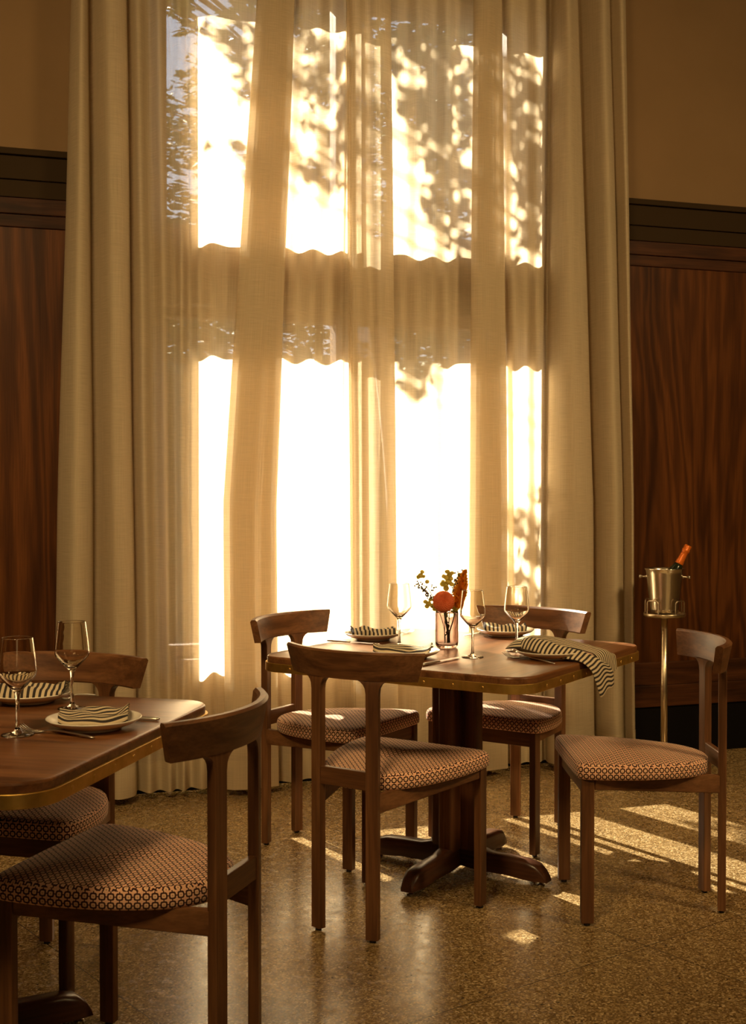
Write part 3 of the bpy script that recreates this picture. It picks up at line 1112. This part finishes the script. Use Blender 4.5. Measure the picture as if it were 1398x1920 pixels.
# upper tail: from the bunch on the plate out over the table edge to the right
loft_cloth(bm, uv, [
    (tp(-0.075, 0.215, 0.024), tp(0.040, 0.190, 0.024), 0.006, 0.001),
    (tp(-0.088, 0.245, 0.028), tp(0.055, 0.225, 0.030), 0.026, 0.003),
    (tp(-0.075, 0.295, 0.030), tp(0.070, 0.285, 0.034), 0.032, 0.004),
    (tp(-0.045, 0.350, 0.034), tp(0.085, 0.340, 0.030), 0.026, 0.005),
    (tp(-0.020, 0.405, 0.032), tp(0.105, 0.395, 0.020), 0.020, 0.006),
    (tp(0.000, 0.455, 0.022), tp(0.130, 0.450, 0.008), 0.016, 0.006),
    (tp(0.005, 0.488, 0.010), tp(0.150, 0.490, 0.004), 0.010, 0.005),
    (tp(0.002, 0.504, -0.030), tp(0.148, 0.500, -0.015), 0.005, 0.004),
    (tp(-0.004, 0.512, -0.085), tp(0.140, 0.506, -0.040), 0.002, 0.004)])
# lower tail: a rolled end that slides off the plate and hangs below the edge
loft_cloth(bm, uv, [
    (tp(-0.050, 0.235, 0.030), tp(0.020, 0.225, 0.034), 0.010, 0.001),
    (tp(-0.080, 0.270, 0.030), tp(-0.005, 0.270, 0.044), 0.022, 0.002),
    (tp(-0.098, 0.330, 0.024), tp(-0.020, 0.335, 0.042), 0.022, 0.003),
    (tp(-0.100, 0.400, 0.010), tp(-0.025, 0.405, 0.028), 0.020, 0.004),
    (tp(-0.092, 0.470, 0.004), tp(-0.010, 0.478, 0.012), 0.016, 0.005),
    (tp(-0.086, 0.510, -0.022), tp(0.045, 0.508, -0.012), 0.010, 0.006),
    (tp(-0.068, 0.520, -0.064), tp(0.085, 0.514, -0.046), 0.006, 0.008),
    (tp(-0.045, 0.526, -0.110), tp(0.085, 0.518, -0.088), 0.002, 0.008)], 0.30, True)
o = link('napkin', bm, napkin_mat)
sm = o.modifiers.new('thickness', 'SOLIDIFY')
sm.thickness = 0.0014
sm.offset = 0
tag(o, 'crumpled striped napkin slipping off its plate over the right table edge', 'napkin', 'striped cloth napkins')


# ------------------------------------------------------------------ cutlery
def make_fork(label, a, b):
    """a: tines end, b: handle end, both on the table"""
    a, b = Vector((*a, 0)), Vector((*b, 0))
    L = (b - a).length
    ang = math.atan2((b - a).y, (b - a).x)
    root = thing('fork', label, 'fork', (a.x, a.y, TZ), ang, 'steel forks')
    k = L / 0.19
    # handle and neck along +x, arched
    bm = bmesh.new()
    st = [(0.062, 0.0035, 0.005, 0.0012), (0.072, 0.0028, 0.0072, 0.0014), (0.090, 0.0024, 0.0095, 0.0015), (0.115, 0.0030, 0.0088, 0.0015), (0.150, 0.0046, 0.0070, 0.0015), (0.178, 0.0058, 0.0045, 0.0014), (0.188, 0.0046, 0.0038, 0.0012), (0.190, 0.001, 0.0036, 0.0006)]
    rgs = []
    for x, w_, z, h in st:
        rgs.append([bm.verts.new((x * k, y, zz)) for y, zz in ((-w_, z), (-w_ * 0.6, z + h), (w_ * 0.6, z + h), (w_, z), (w_ * 0.6, z - h), (-w_ * 0.6, z - h))])
    for p, q in zip(rgs, rgs[1:]):
        for j in range(6):
            bm.faces.new((p[j], p[(j + 1) % 6], q[(j + 1) % 6], q[j]))
    bm.faces.new(rgs[0])
    bm.faces.new(rgs[-1])
    link('handle', bm, cutlery_steel, root)
    # head: spoon-like shoulder and four tines that curve up
    bm = bmesh.new()

    def zc(x):
        return 0.0022 + 0.012 * max(0.0, (0.030 - x) / 0.030) ** 2 + 0.004 * max(0.0, (x - 0.045) / 0.02) ** 2
    sh = [(0.064, 0.0032), (0.056, 0.0085), (0.048, 0.0115), (0.040, 0.0120)]
    rgs = [[bm.verts.new((x * k, y, zc(x) + zz)) for y, zz in ((-w_, -0.0008), (w_, -0.0008), (w_, 0.0008), (-w_, 0.0008))] for x, w_ in sh]
    for p, q in zip(rgs, rgs[1:]):
        for j in range(4):
            bm.faces.new((p[j], p[(j + 1) % 4], q[(j + 1) % 4], q[j]))
    bm.faces.new(rgs[0])
    bm.faces.new(rgs[-1])
    head = link('head', bm, cutlery_steel, root)
    for ty in (-0.0102, -0.0034, 0.0034, 0.0102):
        bm = bmesh.new()
        rgs = []
        for i in range(7):
            x = 0.041 * (1 - i / 6)
            w_ = 0.0018 - 0.0008 * i / 6
            rgs.append([bm.verts.new((x * k, ty + y, zc(x) + zz)) for y, zz in ((-w_, -0.0007), (w_, -0.0007), (w_, 0.0007), (-w_, 0.0007))])
        for p, q in zip(rgs, rgs[1:]):
            for j in range(4):
                bm.faces.new((p[j], p[(j + 1) % 4], q[(j + 1) % 4], q[j]))
        bm.faces.new(rgs[0])
        bm.faces.new(rgs[-1])
        link('tine', bm, cutlery_steel, head)
    return root


make_fork('fork lying in front of the draped napkin plate', (0.420, 4.052), (0.553, 3.854))
make_fork('fork behind the glass left of the flower vase', (0.148, 4.690), (0.030, 4.600))
make_fork('fork in front of the napkin plate on the near left table', (-0.785, 2.812), (-0.598, 2.714))
make_fork('fork resting behind the wine glass on the near left table', (-0.800, 3.215), (-0.716, 3.270))


def make_knife(label, a, b):
    """a: handle end, b: blade tip"""
    a, b = Vector((*a, 0)), Vector((*b, 0))
    L = (b - a).length
    ang = math.atan2((b - a).y, (b - a).x)
    root = thing('table_knife', label, 'knife', (a.x, a.y, TZ), ang, 'steel table knives')
    k = L
    bm = bmesh.new()
    rgs = []
    for x, w_, h in ((0.0, 0.0045, 0.0028), (0.006, 0.0078, 0.0046), (0.10, 0.0074, 0.0044), (0.36, 0.0068, 0.0040), (0.44, 0.0060, 0.0036), (0.455, 0.004, 0.0024)):
        xx = x * k if x > 0.01 else x
        rgs.append([bm.verts.new((xx, w_ * math.cos(2 * PI * j / 12), 0.005 + h * math.sin(2 * PI * j / 12))) for j in range(12)])
    for p, q in zip(rgs, rgs[1:]):
        for j in range(12):
            bm.faces.new((p[j], p[(j + 1) % 12], q[(j + 1) % 12], q[j]))
    bm.faces.new(rgs[0])
    bm.faces.new(rgs[-1])
    link('handle', bm, cutlery_steel, root)
    bm = bmesh.new()
    rgs = []
    for x, y0, y1 in ((0.45, -0.004, 0.004), (0.48, -0.008, 0.005), (0.70, -0.010, 0.006), (0.88, -0.010, 0.006), (0.96, -0.006, 0.006), (1.0, 0.003, 0.005)):
        rgs.append([bm.verts.new((x * k, y, z)) for y, z in ((y0, 0.0045), (y1, 0.0036), (y1, 0.0058), (y0, 0.0050))])
    for p, q in zip(rgs, rgs[1:]):
        for j in range(4):
            bm.faces.new((p[j], p[(j + 1) % 4], q[(j + 1) % 4], q[j]))
    bm.faces.new(rgs[0])
    bm.faces.new(rgs[-1])
    link('blade', bm, cutlery_steel, root, False)
    return root


make_knife('table knife in front of the plate at the left chair of the far table', (-0.160, 4.430), (0.020, 4.325))
make_knife('table knife right of the front chair back, pointing at the vase', (0.146, 3.815), (0.272, 3.992))
make_knife('table knife behind the vase, left of the back plate', (0.445, 4.740), (0.325, 4.560))
make_knife('table knife right of the napkin plate on the near left table', (-0.494, 2.925), (-0.700, 2.975))

# ------------------------------------------------------------------ vase and flowers
VX, VY = 0.248, 4.262
vase_prof = [(0.0, 0.0), (0.026, 0.0), (0.034, 0.003), (0.0382, 0.010), (0.0390, 0.020), (0.0390, 0.118), (0.0385, 0.1222), (0.0372, 0.1230), (0.0362, 0.1220), (0.0358, 0.118),
             (0.0358, 0.022), (0.0345, 0.014), (0.030, 0.010), (0.0, 0.009)]
o = lathe('vase', vase_prof, vase_glass_mat, None, 48)
o.location = (VX, VY, TZ + 0.0005)
tag(o, 'smoky glass tumbler vase holding flowers on the far table', 'vase')

stem_mat = plain('green_stem', (0.085, 0.085, 0.025), 0.6)
VASE = Vector((VX, VY, TZ))
CX = Vector((1, 0, 0))


def fp(x, y, z):
    return VASE + Vector((x, y, z))


# round orange dahlia: spiral of cupped petals over a ball
def petal_mat(name, c0, c1):
    t = NT(name)
    c = t.ramp(t.noise(t.coord('Object'), 60, 2), [(0.3, c0), (0.7, c1)])
    df = t.n('BsdfDiffuse')
    t.put(df.inputs[0], c)
    tl = t.n('BsdfTranslucent')
    t.put(tl.inputs[0], c)
    m_ = t.n('MixShader')
    m_.inputs[0].default_value = 0.45
    t.t.links.new(df.outputs[0], m_.inputs[1])
    t.t.links.new(tl.outputs[0], m_.inputs[2])
    return t.done(m_.outputs[0])


dahlia_mat = petal_mat('dahlia_petal', (0.72, 0.20, 0.075), (0.86, 0.30, 0.13))
plume_mat = petal_mat('celosia_plume', (0.80, 0.33, 0.02), (0.92, 0.48, 0.05))
leaf_mat = petal_mat('sprig_leaf', (0.30, 0.24, 0.04), (0.46, 0.34, 0.07))
berry_mat = plain('dried_bud', (0.10, 0.06, 0.045), 0.7)

dahlia = thing('dahlia', 'round orange dahlia in the smoky vase', 'flower', tuple(fp(0, 0, 0.012)))
base_off = -Vector(dahlia.location)
ctr = fp(-0.012, -0.022, 0.157) + base_off
bm = bmesh.new()
axis = Vector((0.02, -0.86, 0.42)).normalized()
rot = axis.to_track_quat('Z', 'Y').to_matrix().to_4x4()
GA = PI * (3 - math.sqrt(5))
NP = 300
for i in range(NP):
    th = math.acos(1 - 1.72 * (i + 0.5) / NP)
    phi = i * GA
    grow = 0.55 + 0.45 * min(1, th / 1.2)
    d = Vector((math.sin(th) * math.cos(phi), math.sin(th) * math.sin(phi), math.cos(th)))
    tz = Vector((math.cos(th) * math.cos(phi), math.cos(th) * math.sin(phi), -math.sin(th)))
    bt = d.cross(tz)
    # cupped petal: base near the heart, tip tipped outwards along the surface
    L_, w_ = 0.016 * grow, 0.0052 * grow
    p0 = d * 0.0255
    for_pts = [(0.0, 0.5, 0.0), (0.35, 1.0, 0.35), (0.75, 0.9, 0.70), (1.0, 0.25, 0.80)]
    prev = None
    for u, ww, lift in for_pts:
        c_ = p0 + (d * 0.92 + tz * 0.10) * (L_ * u * 0.75) - tz * (L_ * 0.45 * (1 - u)) * 0.6
        row = []
        for sd_ in (-1, -0.4, 0.4, 1):
            cup = 0.0026 * grow * (abs(sd_) ** 2) * (1 - 0.3 * u)
            row.append(bm.verts.new(ctr + (rot @ (c_ + bt * (w_ * ww * sd_) - tz * cup).to_4d()).to_3d()))
        if prev:
            for j in range(3):
                bm.faces.new((prev[j], prev[j + 1], row[j + 1], row[j]))
        prev = row
add_lathe(bm, [(0.0, -0.027), (0.020, -0.018), (0.0262, 0.0), (0.020, 0.018), (0.0, 0.027)], 20, Matrix.Translation(ctr), False)
link('bloom', bm, dahlia_mat, dahlia)
pts = catmull([tuple(ctr - (rot @ Vector((0, 0, 0.02)))), (-0.004, -0.004, 0.085), (0.004, 0.0, 0.04), (0.004, 0.002, 0.002)], 6)
tube('stem', pts, 0.0040, stem_mat, dahlia, 8)
bm = bmesh.new()
random.seed(4)
for k in range(11):
    z = 0.030 + k * 0.0075
    a = k * 2.3
    bs = Vector((0.002, 0.0, z))
    di = Vector((math.cos(a) * 0.012, math.sin(a) * 0.010, -0.010 + random.uniform(-0.004, 0.004)))
    sd = di.cross(Vector((0, 0, 1))).normalized() * 0.006
    v = [bm.verts.new(p) for p in (bs, bs + di * 0.5 + sd, bs + di * 1.15, bs + di * 0.5 - sd)]
    bm.faces.new(v)
link('leaves', bm, leaf_mat, dahlia)

# celosia plume
plume = thing('celosia_plume', 'pointed orange celosia plume at the right of the vase', 'flower', tuple(fp(0.010, 0.004, 0.013)))
po = -Vector(plume.location)
bm = bmesh.new()
random.seed(9)
spine = catmull([tuple(fp(0.030, 0.010, 0.125) + po), tuple(fp(0.040, 0.012, 0.160) + po), tuple(fp(0.048, 0.012, 0.195) + po), tuple(fp(0.054, 0.010, 0.225) + po), tuple(fp(0.063, 0.008, 0.262) + po)], 16)
ns = len(spine)
for i, p in enumerate(spine):
    u = i / (ns - 1)
    rad = 0.032 * (math.sin(PI * min(1, u * 0.82 + 0.12)) ** 0.8) * (1 - u * 0.35) if u < 0.97 else 0.002
    for k in range(26):
        a = random.uniform(0, 2 * PI)
        ln = rad * random.uniform(0.5, 1.1)
        di = Vector((math.cos(a) * ln, math.sin(a) * ln, ln * random.uniform(0.35, 0.9)))
        sd = di.cross(Vector((random.uniform(-1, 1), random.uniform(-1, 1), 0.3))).normalized() * (0.0012 + 0.09 * ln)
        b0 = Vector(p)
        v = [bm.verts.new(q) for q in (b0, b0 + di * 0.55 + sd, b0 + di, b0 + di * 0.55 - sd)]
        bm.faces.new((v[0], v[1], v[2]))
        bm.faces.new((v[0], v[2], v[3]))
link('plume', bm, plume_mat, plume)
tube('stem', catmull([spine[2], tuple(fp(0.022, 0.006, 0.090) + po), tuple(fp(0.010, 0.004, 0.050) + po), (0.0, 0.0, 0.002)], 6), 0.0022, stem_mat, plume, 8)
bm = bmesh.new()
for k, (a, z) in enumerate(((0.4, 0.128), (2.6, 0.122), (4.4, 0.134), (5.6, 0.120))):
    b0 = fp(0.030, 0.010, z) + po
    di = Vector((math.cos(a) * 0.020, math.sin(a) * 0.016, 0.016))
    sd = di.cross(Vector((0, 0, 1))).normalized() * 0.007
    v = [bm.verts.new(q) for q in (b0, b0 + di * 0.5 + sd, b0 + di, b0 + di * 0.5 - sd)]
    bm.faces.new(v)
link('leaves', bm, leaf_mat, plume)


def add_disc_leaf(bm, c, r, nrm):
    q = nrm.to_track_quat('Z', 'Y').to_matrix()
    ring = [bm.verts.new(c + q @ Vector((r * math.cos(2 * PI * k / 9), r * 0.9 * math.sin(2 * PI * k / 9), 0.12 * r * math.cos(4 * PI * k / 9)))) for k in range(9)]
    m_ = bm.verts.new(c + q @ Vector((0, 0, 0.18 * r)))
    for k in range(9):
        bm.faces.new((ring[k], ring[(k + 1) % 9], m_))


def sprig(name, label, path, leaves, twigs, seed):
    """path from the vase upwards; leaves: (point, radius); twigs: (base point, end point, buds)"""
    random.seed(seed)
    root = thing(name, label, 'sprig', tuple(fp(*path[0])), 0, 'greenery sprigs in the vase')
    off = -Vector(root.location)
    tube('stem', catmull([tuple(fp(*p) + off) for p in path], 6), 0.0012, stem_mat, root, 6)
    if leaves:
        bm = bmesh.new()
        for p, r in leaves:
            nrm = Vector((random.uniform(-0.5, 0.5), -1, random.uniform(-0.2, 0.7))).normalized()
            add_disc_leaf(bm, fp(*p) + off, r, nrm)
        link('leaves', bm, leaf_mat, root)
    if twigs:
        bm = bmesh.new()
        bb = bmesh.new()
        for a, b, nb in twigs:
            A_, B_ = fp(*a) + off, fp(*b) + off
            add_tube(bm, [A_, A_.lerp(B_, 0.5) + Vector((0, 0, 0.003)), B_], 0.0006, 5)
            for k in range(nb):
                u = random.uniform(0.3, 1.0)
                e = A_.lerp(B_, u) + Vector((random.uniform(-1, 1), random.uniform(-1, 1), random.uniform(-0.8, 1))) * 0.010
                add_tube(bm, [A_.lerp(B_, u * 0.9), e], 0.0004, 4)
                add_lathe(bb, [(0.0, -0.0030), (0.0027, -0.0010), (0.0024, 0.0014), (0.0, 0.0030)], 6, Matrix.Translation(e), False)
        link('twigs', bm, stem_mat, root)
        link('buds', bb, berry_mat, root)
    return root


sprig('flower_sprig', 'dark budded sprig leaning left out of the vase', [(-0.003, 0.010, 0.012), (-0.010, 0.008, 0.07), (-0.030, 0.004, 0.13), (-0.060, 0.002, 0.195), (-0.088, 0.0, 0.215)],
      [((-0.066, 0.0, 0.140), 0.009), ((-0.072, -0.002, 0.155), 0.008), ((-0.040, -0.006, 0.132), 0.010), ((-0.078, 0.0, 0.240), 0.007), ((-0.088, -0.002, 0.243), 0.010), ((-0.096, -0.002, 0.238), 0.008), ((-0.083, 0.0, 0.255), 0.008), ((-0.066, 0, 0.222), 0.008), ((-0.062, -0.004, 0.150), 0.010), ((-0.048, -0.004, 0.142), 0.010), ((-0.055, 0.0, 0.162), 0.008), ((-0.034, 0.0, 0.140), 0.010), ((-0.026, 0, 0.150), 0.009)],
      [((-0.040, 0.003, 0.150), (-0.104, 0.0, 0.222), 26), ((-0.045, 0.003, 0.160), (-0.080, 0.004, 0.200), 22), ((-0.030, 0.004, 0.140), (-0.060, 0.0, 0.180), 16), ((-0.030, 0.004, 0.140), (-0.056, 0.002, 0.136), 8), ((-0.050, 0.003, 0.175), (-0.040, 0.002, 0.208), 8)], 3)
sprig('flower_sprig', 'round leaved green sprig standing behind the dahlia', [(-0.008, -0.002, 0.012), (-0.006, 0.006, 0.08), (-0.004, 0.012, 0.15), (0.004, 0.012, 0.20), (0.006, 0.010, 0.250)],
      [((-0.014, 0.000, 0.214), 0.010), ((0.016, 0.004, 0.214), 0.010), ((0.018, 0.002, 0.252), 0.008), ((-0.002, 0.000, 0.200), 0.011), ((0.044, 0.010, 0.244), 0.010), ((-0.004, 0.006, 0.212), 0.011), ((0.006, 0.006, 0.222), 0.012), ((0.000, 0.006, 0.236), 0.011), ((0.010, 0.006, 0.246), 0.011), ((0.002, 0.006, 0.256), 0.009), ((0.014, 0.006, 0.232), 0.009), ((-0.010, 0.006, 0.240), 0.008), ((-0.012, 0.004, 0.222), 0.007), ((0.050, 0.016, 0.238), 0.012), ((0.058, 0.016, 0.228), 0.010)],
      [], 5)
sprig('flower_sprig', 'fine budded sprig between the dahlia and the plume', [(0.006, 0.014, 0.012), (0.008, 0.014, 0.08), (0.014, 0.014, 0.16), (0.026, 0.012, 0.21), (0.040, 0.010, 0.245)],
      [((0.022, -0.004, 0.134), 0.008), ((0.030, -0.004, 0.128), 0.009), ((0.020, 0.0, 0.120), 0.008)],
      [((0.018, 0.013, 0.180), (0.034, 0.010, 0.250), 14), ((0.024, 0.012, 0.205), (0.050, 0.010, 0.252), 14), ((0.016, 0.012, 0.170), (0.040, 0.012, 0.200), 12)], 8)

# ------------------------------------------------------------------ champagne stand by the wall
BX, BY = 1.288, 5.600
stand = thing('bucket_stand', 'slender steel floor stand by the dark wall, right of the curtain', 'stand', (BX, BY, 0))
lathe('pole', [(0.0145, 0.010), (0.0145, 0.705)], pole_steel, stand, 24)
lathe('base', [(0.0, 0.0), (0.135, 0.0), (0.138, 0.006), (0.10, 0.014), (0.02, 0.022), (0.0, 0.022)], pole_steel, stand, 48)
lathe('ring_tray', [(0.0, 0.700), (0.030, 0.702), (0.085, 0.708), (0.091, 0.713), (0.092, 0.721), (0.090, 0.725), (0.086, 0.722), (0.084, 0.716), (0.0, 0.714)], pole_steel, stand, 64)
for a in (-140, -50, 40, 130):
    pts = []
    for da, z in ((-20, 0.718), (-20, 0.765), (-18, 0.776), (-12, 0.781), (0, 0.782), (12, 0.781), (18, 0.776), (20, 0.765), (20, 0.718)):
        pts.append((0.0875 * math.cos(R(a + da)), 0.0875 * math.sin(R(a + da)), z))
    tube('guard', catmull(pts, 4), 0.0026, pole_steel, stand, 8)

bucket = thing('champagne_bucket', 'shiny steel champagne bucket on the floor stand', 'bucket', (BX, BY, 0.7258))
lathe('pail', [(0.0, 0.0), (0.058, 0.0), (0.061, 0.003), (0.0635, 0.02), (0.0800, 0.175), (0.0825, 0.186), (0.0870, 0.192), (0.0880, 0.1945), (0.0868, 0.196), (0.0840, 0.194),
               (0.0805, 0.186), (0.0780, 0.175), (0.0615, 0.020), (0.058, 0.006), (0.0, 0.005)], steel, bucket, 64)
for sgn in (-1, 1):
    M = Matrix.Rotation(R(-14), 4, 'Z') @ Matrix.Translation((sgn * 0.077, 0, 0.158)) @ Matrix.Rotation(sgn * R(90), 4, 'Y')
    lathe('knob', [(0.0, 0.0), (0.007, 0.0), (0.0065, 0.004), (0.0042, 0.006), (0.0042, 0.022), (0.0075, 0.024), (0.0085, 0.029), (0.0065, 0.033), (0.0, 0.034)], steel, bucket, 20, M)

tlt = R(27)
bax = Vector((math.sin(tlt), 0, math.cos(tlt)))
btop = Vector((BX + 0.103, BY - 0.005, 1.024))
bL = 0.285
bot = thing('champagne_bottle', 'champagne bottle with orange foil neck leaning in the bucket', 'bottle', tuple(btop - bax * bL))
MB = Matrix.Rotation(tlt, 4, 'Y')
bottle_glass = plain('dark_green_bottle', (0.010, 0.014, 0.006), 0.15)
foil = NT('orange_foil')
foil = foil.done(foil.bsdf((0.62, 0.14, 0.012), 0.34, 0.35, foil.bump(foil.noise(foil.coord('Object'), 160, 2), 0.5, 0.002)))
lathe('body', [(0.0, 0.004), (0.026, 0.0), (0.033, 0.004), (0.034, 0.012), (0.034, 0.125), (0.031, 0.150), (0.023, 0.178), (0.0175, 0.195), (0.0, 0.195)], bottle_glass, bot, 32, MB)
lathe('foil', [(0.0180, 0.190), (0.0185, 0.196), (0.0162, 0.215), (0.0148, 0.238), (0.0150, 0.250), (0.0172, 0.252), (0.0174, 0.262), (0.0158, 0.264), (0.0166, 0.276), (0.0150, 0.283), (0.0, 0.285)], foil, bot, 32, MB)

# ------------------------------------------------------------------ outside: paving and trees
bm = bmesh.new()
add_box(bm, (60, 40, 0.2), Matrix.Translation((0, 20 + TW + 0.02, -0.45)))
pv = link('ground', bm, pave_mat, None, False)
pv.matrix_world = WM
struct(pv)


def leaf_cloud(bm, centre, rad, count, size, squash=0.8):
    for _ in range(count):
        while True:
            p = Vector((random.uniform(-1, 1), random.uniform(-1, 1), random.uniform(-1, 1)))
            if p.length < 1:
                break
        c = Vector(centre) + Vector((p.x * rad, p.y * rad, p.z * rad * squash))
        q = Matrix.Rotation(random.uniform(0, 6.28), 3, 'Z') @ Matrix.Rotation(random.uniform(-1.0, 1.0), 3, 'X')
        s = size * random.uniform(0.6, 1.2)
        v = [bm.verts.new(c + q @ Vector(w_)) for w_ in ((-s, 0, 0), (-0.2 * s, 0.38 * s, 0.1 * s), (s, 0, -0.15 * s), (-0.2 * s, -0.38 * s, 0.1 * s))]
        bm.faces.new((v[0], v[1], v[2]))
        bm.faces.new((v[0], v[2], v[3]))


def tree(name, label, base, trunk, clouds, mat, leaf, seed, group=None):
    random.seed(seed)
    root = thing(name, label, 'tree', base, 0, group)
    off = -Vector(base)
    bm = bmesh.new()
    add_tube(bm, [Vector(p) + off for p in catmull(trunk, 5)], [0.11 - 0.085 * k / (5 * (len(trunk) - 1)) for k in range(5 * (len(trunk) - 1) + 1)], 10)
    tk = link('trunk', bm, bark, root)
    bm = bmesh.new()
    tp_ = Vector(trunk[-1])
    for c, r, n_ in clouds:
        a = min((Vector(q) for q in catmull(trunk, 5)), key=lambda q: (q - Vector(c)).length + (0.6 if q.z > c[2] else 0)) + off
        b = Vector(c) + off
        add_tube(bm, [a, a.lerp(b, 0.5) + Vector((0, 0, 0.08)), b], [0.014, 0.009, 0.004], 6)
    link('branches', bm, bark, root)
    bm = bmesh.new()
    for c, r, n_ in clouds:
        leaf_cloud(bm, Vector(c) + off, r, n_, leaf)
    fo = link('foliage', bm, mat, root, False)
    return root


def up_sun(s, d, z, k):
    """a point k metres towards the sun from the curtain spot (s, d, z)"""
    return tuple(wp(s, d, z) - SUN_DIR * k)


near_clouds = []
for s, z, r in ((1.16, 3.14, 0.16), (1.34, 3.10, 0.17), (1.38, 2.90, 0.16), (1.22, 2.90, 0.12), (1.30, 2.70, 0.13), (1.40, 2.62, 0.12), (1.38, 2.42, 0.12), (1.26, 2.52, 0.08),
                (1.44, 2.28, 0.07), (1.65, 3.08, 0.16), (1.78, 2.96, 0.15), (1.66, 2.84, 0.11), (1.78, 2.70, 0.10), (1.68, 2.62, 0.11), (1.79, 2.50, 0.09), (1.70, 2.40, 0.08), (1.66, 2.24, 0.06),
                (0.60, 3.22, 0.12), (0.78, 3.12, 0.12), (0.66, 2.98, 0.10), (0.82, 2.92, 0.12), (0.70, 2.82, 0.06), (0.84, 2.74, 0.10), (0.80, 2.60, 0.10), (0.68, 2.62, 0.06), (0.62, 2.70, 0.05),
                (0.32, 3.16, 0.09), (0.47, 3.06, 0.13), (0.44, 2.90, 0.07), (0.45, 2.58, 0.07), (0.40, 2.68, 0.03), (0.28, 2.66, 0.022), (1.22, 1.78, 0.09), (1.14, 1.82, 0.07), (1.30, 1.86, 0.06), (1.16, 1.68, 0.04),
                (1.70, 1.10, 0.09), (1.76, 0.98, 0.09), (1.66, 0.88, 0.07), (1.74, 0.76, 0.08), (1.64, 0.70, 0.05), (1.78, 1.24, 0.05)):
    near_clouds.append((up_sun(s, 0.14, z, 3.4), r, max(10, int(4200 * r * r))))
tb = wp(2.6, -3.9, -0.35)
tree('slender_tree', 'leafy young tree close outside the window, casting leaf shadows on the curtain', tuple(tb),
     [tuple(tb), tuple(wp(2.5, -3.9, 1.6)), tuple(wp(2.2, -3.9, 3.2)), tuple(wp(1.5, -4.0, 4.6)), tuple(wp(0.7, -4.0, 5.6))], near_clouds, leaf_dark, 0.055, 21)
random.seed(77)
for (s, d, h, lab) in ((1.2, -11.0, 5.9, 'lower dense tree far outside, seen through the left edge of the upper window'),
                       (5.1, -15.0, 10.6, 'tall dense tree far outside, seen through the middle of the upper window'),
                       (6.05, -11.4, 8.3, 'tall dense tree far outside, seen through the right of the upper window')):
    b = wp(s, d, -0.35)
    cl = []
    for k in range(40):
        a = random.uniform(0, 2 * PI)
        rr = (1.45 if h < 10 else 2.1) * math.sqrt(random.uniform(0.0, 1.0)) * (1.0 if k < 32 else 0.7)
        cl.append((tuple(wp(s + rr * math.cos(a), d + rr * 0.55 * math.sin(a), 0.3 + (h - 0.7) * (k + 0.5) / 40)), random.uniform(0.55, 0.85) * (1 if h < 10 else 1.4), 290 if h < 10 else 420))
    tree('garden_tree', lab, tuple(b), [tuple(b), tuple(wp(s, d, h * 0.4)), tuple(wp(s, d, h * 0.8))], cl, leaf_hedge, 0.13, int(s * 10) + 50, 'trees outside the window')

random.seed(31)
bm = bmesh.new()
h0, h1, hd0, hd1, hz = -0.6, 8.2, -8.9, -8.0, 3.0
add_box(bm, (h1 - h0 - 0.2, hd1 - hd0 - 0.2, hz), Matrix.Translation(((h0 + h1) / 2, -(hd0 + hd1) / 2, hz / 2 - 0.40)), 0.15, 3)
for _ in range(9000):
    side = random.random()
    x = random.uniform(h0, h1)
    if side < 0.75:
        c = Vector((x, -hd1 - 0.10 + random.uniform(-0.08, 0.10), random.uniform(-0.3, hz - 0.4)))
    else:
        c = Vector((x, random.uniform(-hd1, -hd0), hz - 0.42 + random.uniform(-0.06, 0.14)))
    q = Matrix.Rotation(random.uniform(0, 6.28), 3, 'Z') @ Matrix.Rotation(random.uniform(-1.2, 1.2), 3, 'X')
    sz = random.uniform(0.05, 0.11)
    v = [bm.verts.new(c + q @ Vector(w_)) for w_ in ((-sz, 0, 0), (-0.2 * sz, 0.42 * sz, 0.1 * sz), (sz, 0, -0.15 * sz), (-0.2 * sz, -0.42 * sz, 0.1 * sz))]
    bm.faces.new(v)
hedge = link('clipped_hedge', bm, leaf_hedge, None, False)
hedge.matrix_world = WM
tag(hedge, 'long dense green hedge outside, behind the lower window panes', 'hedge')
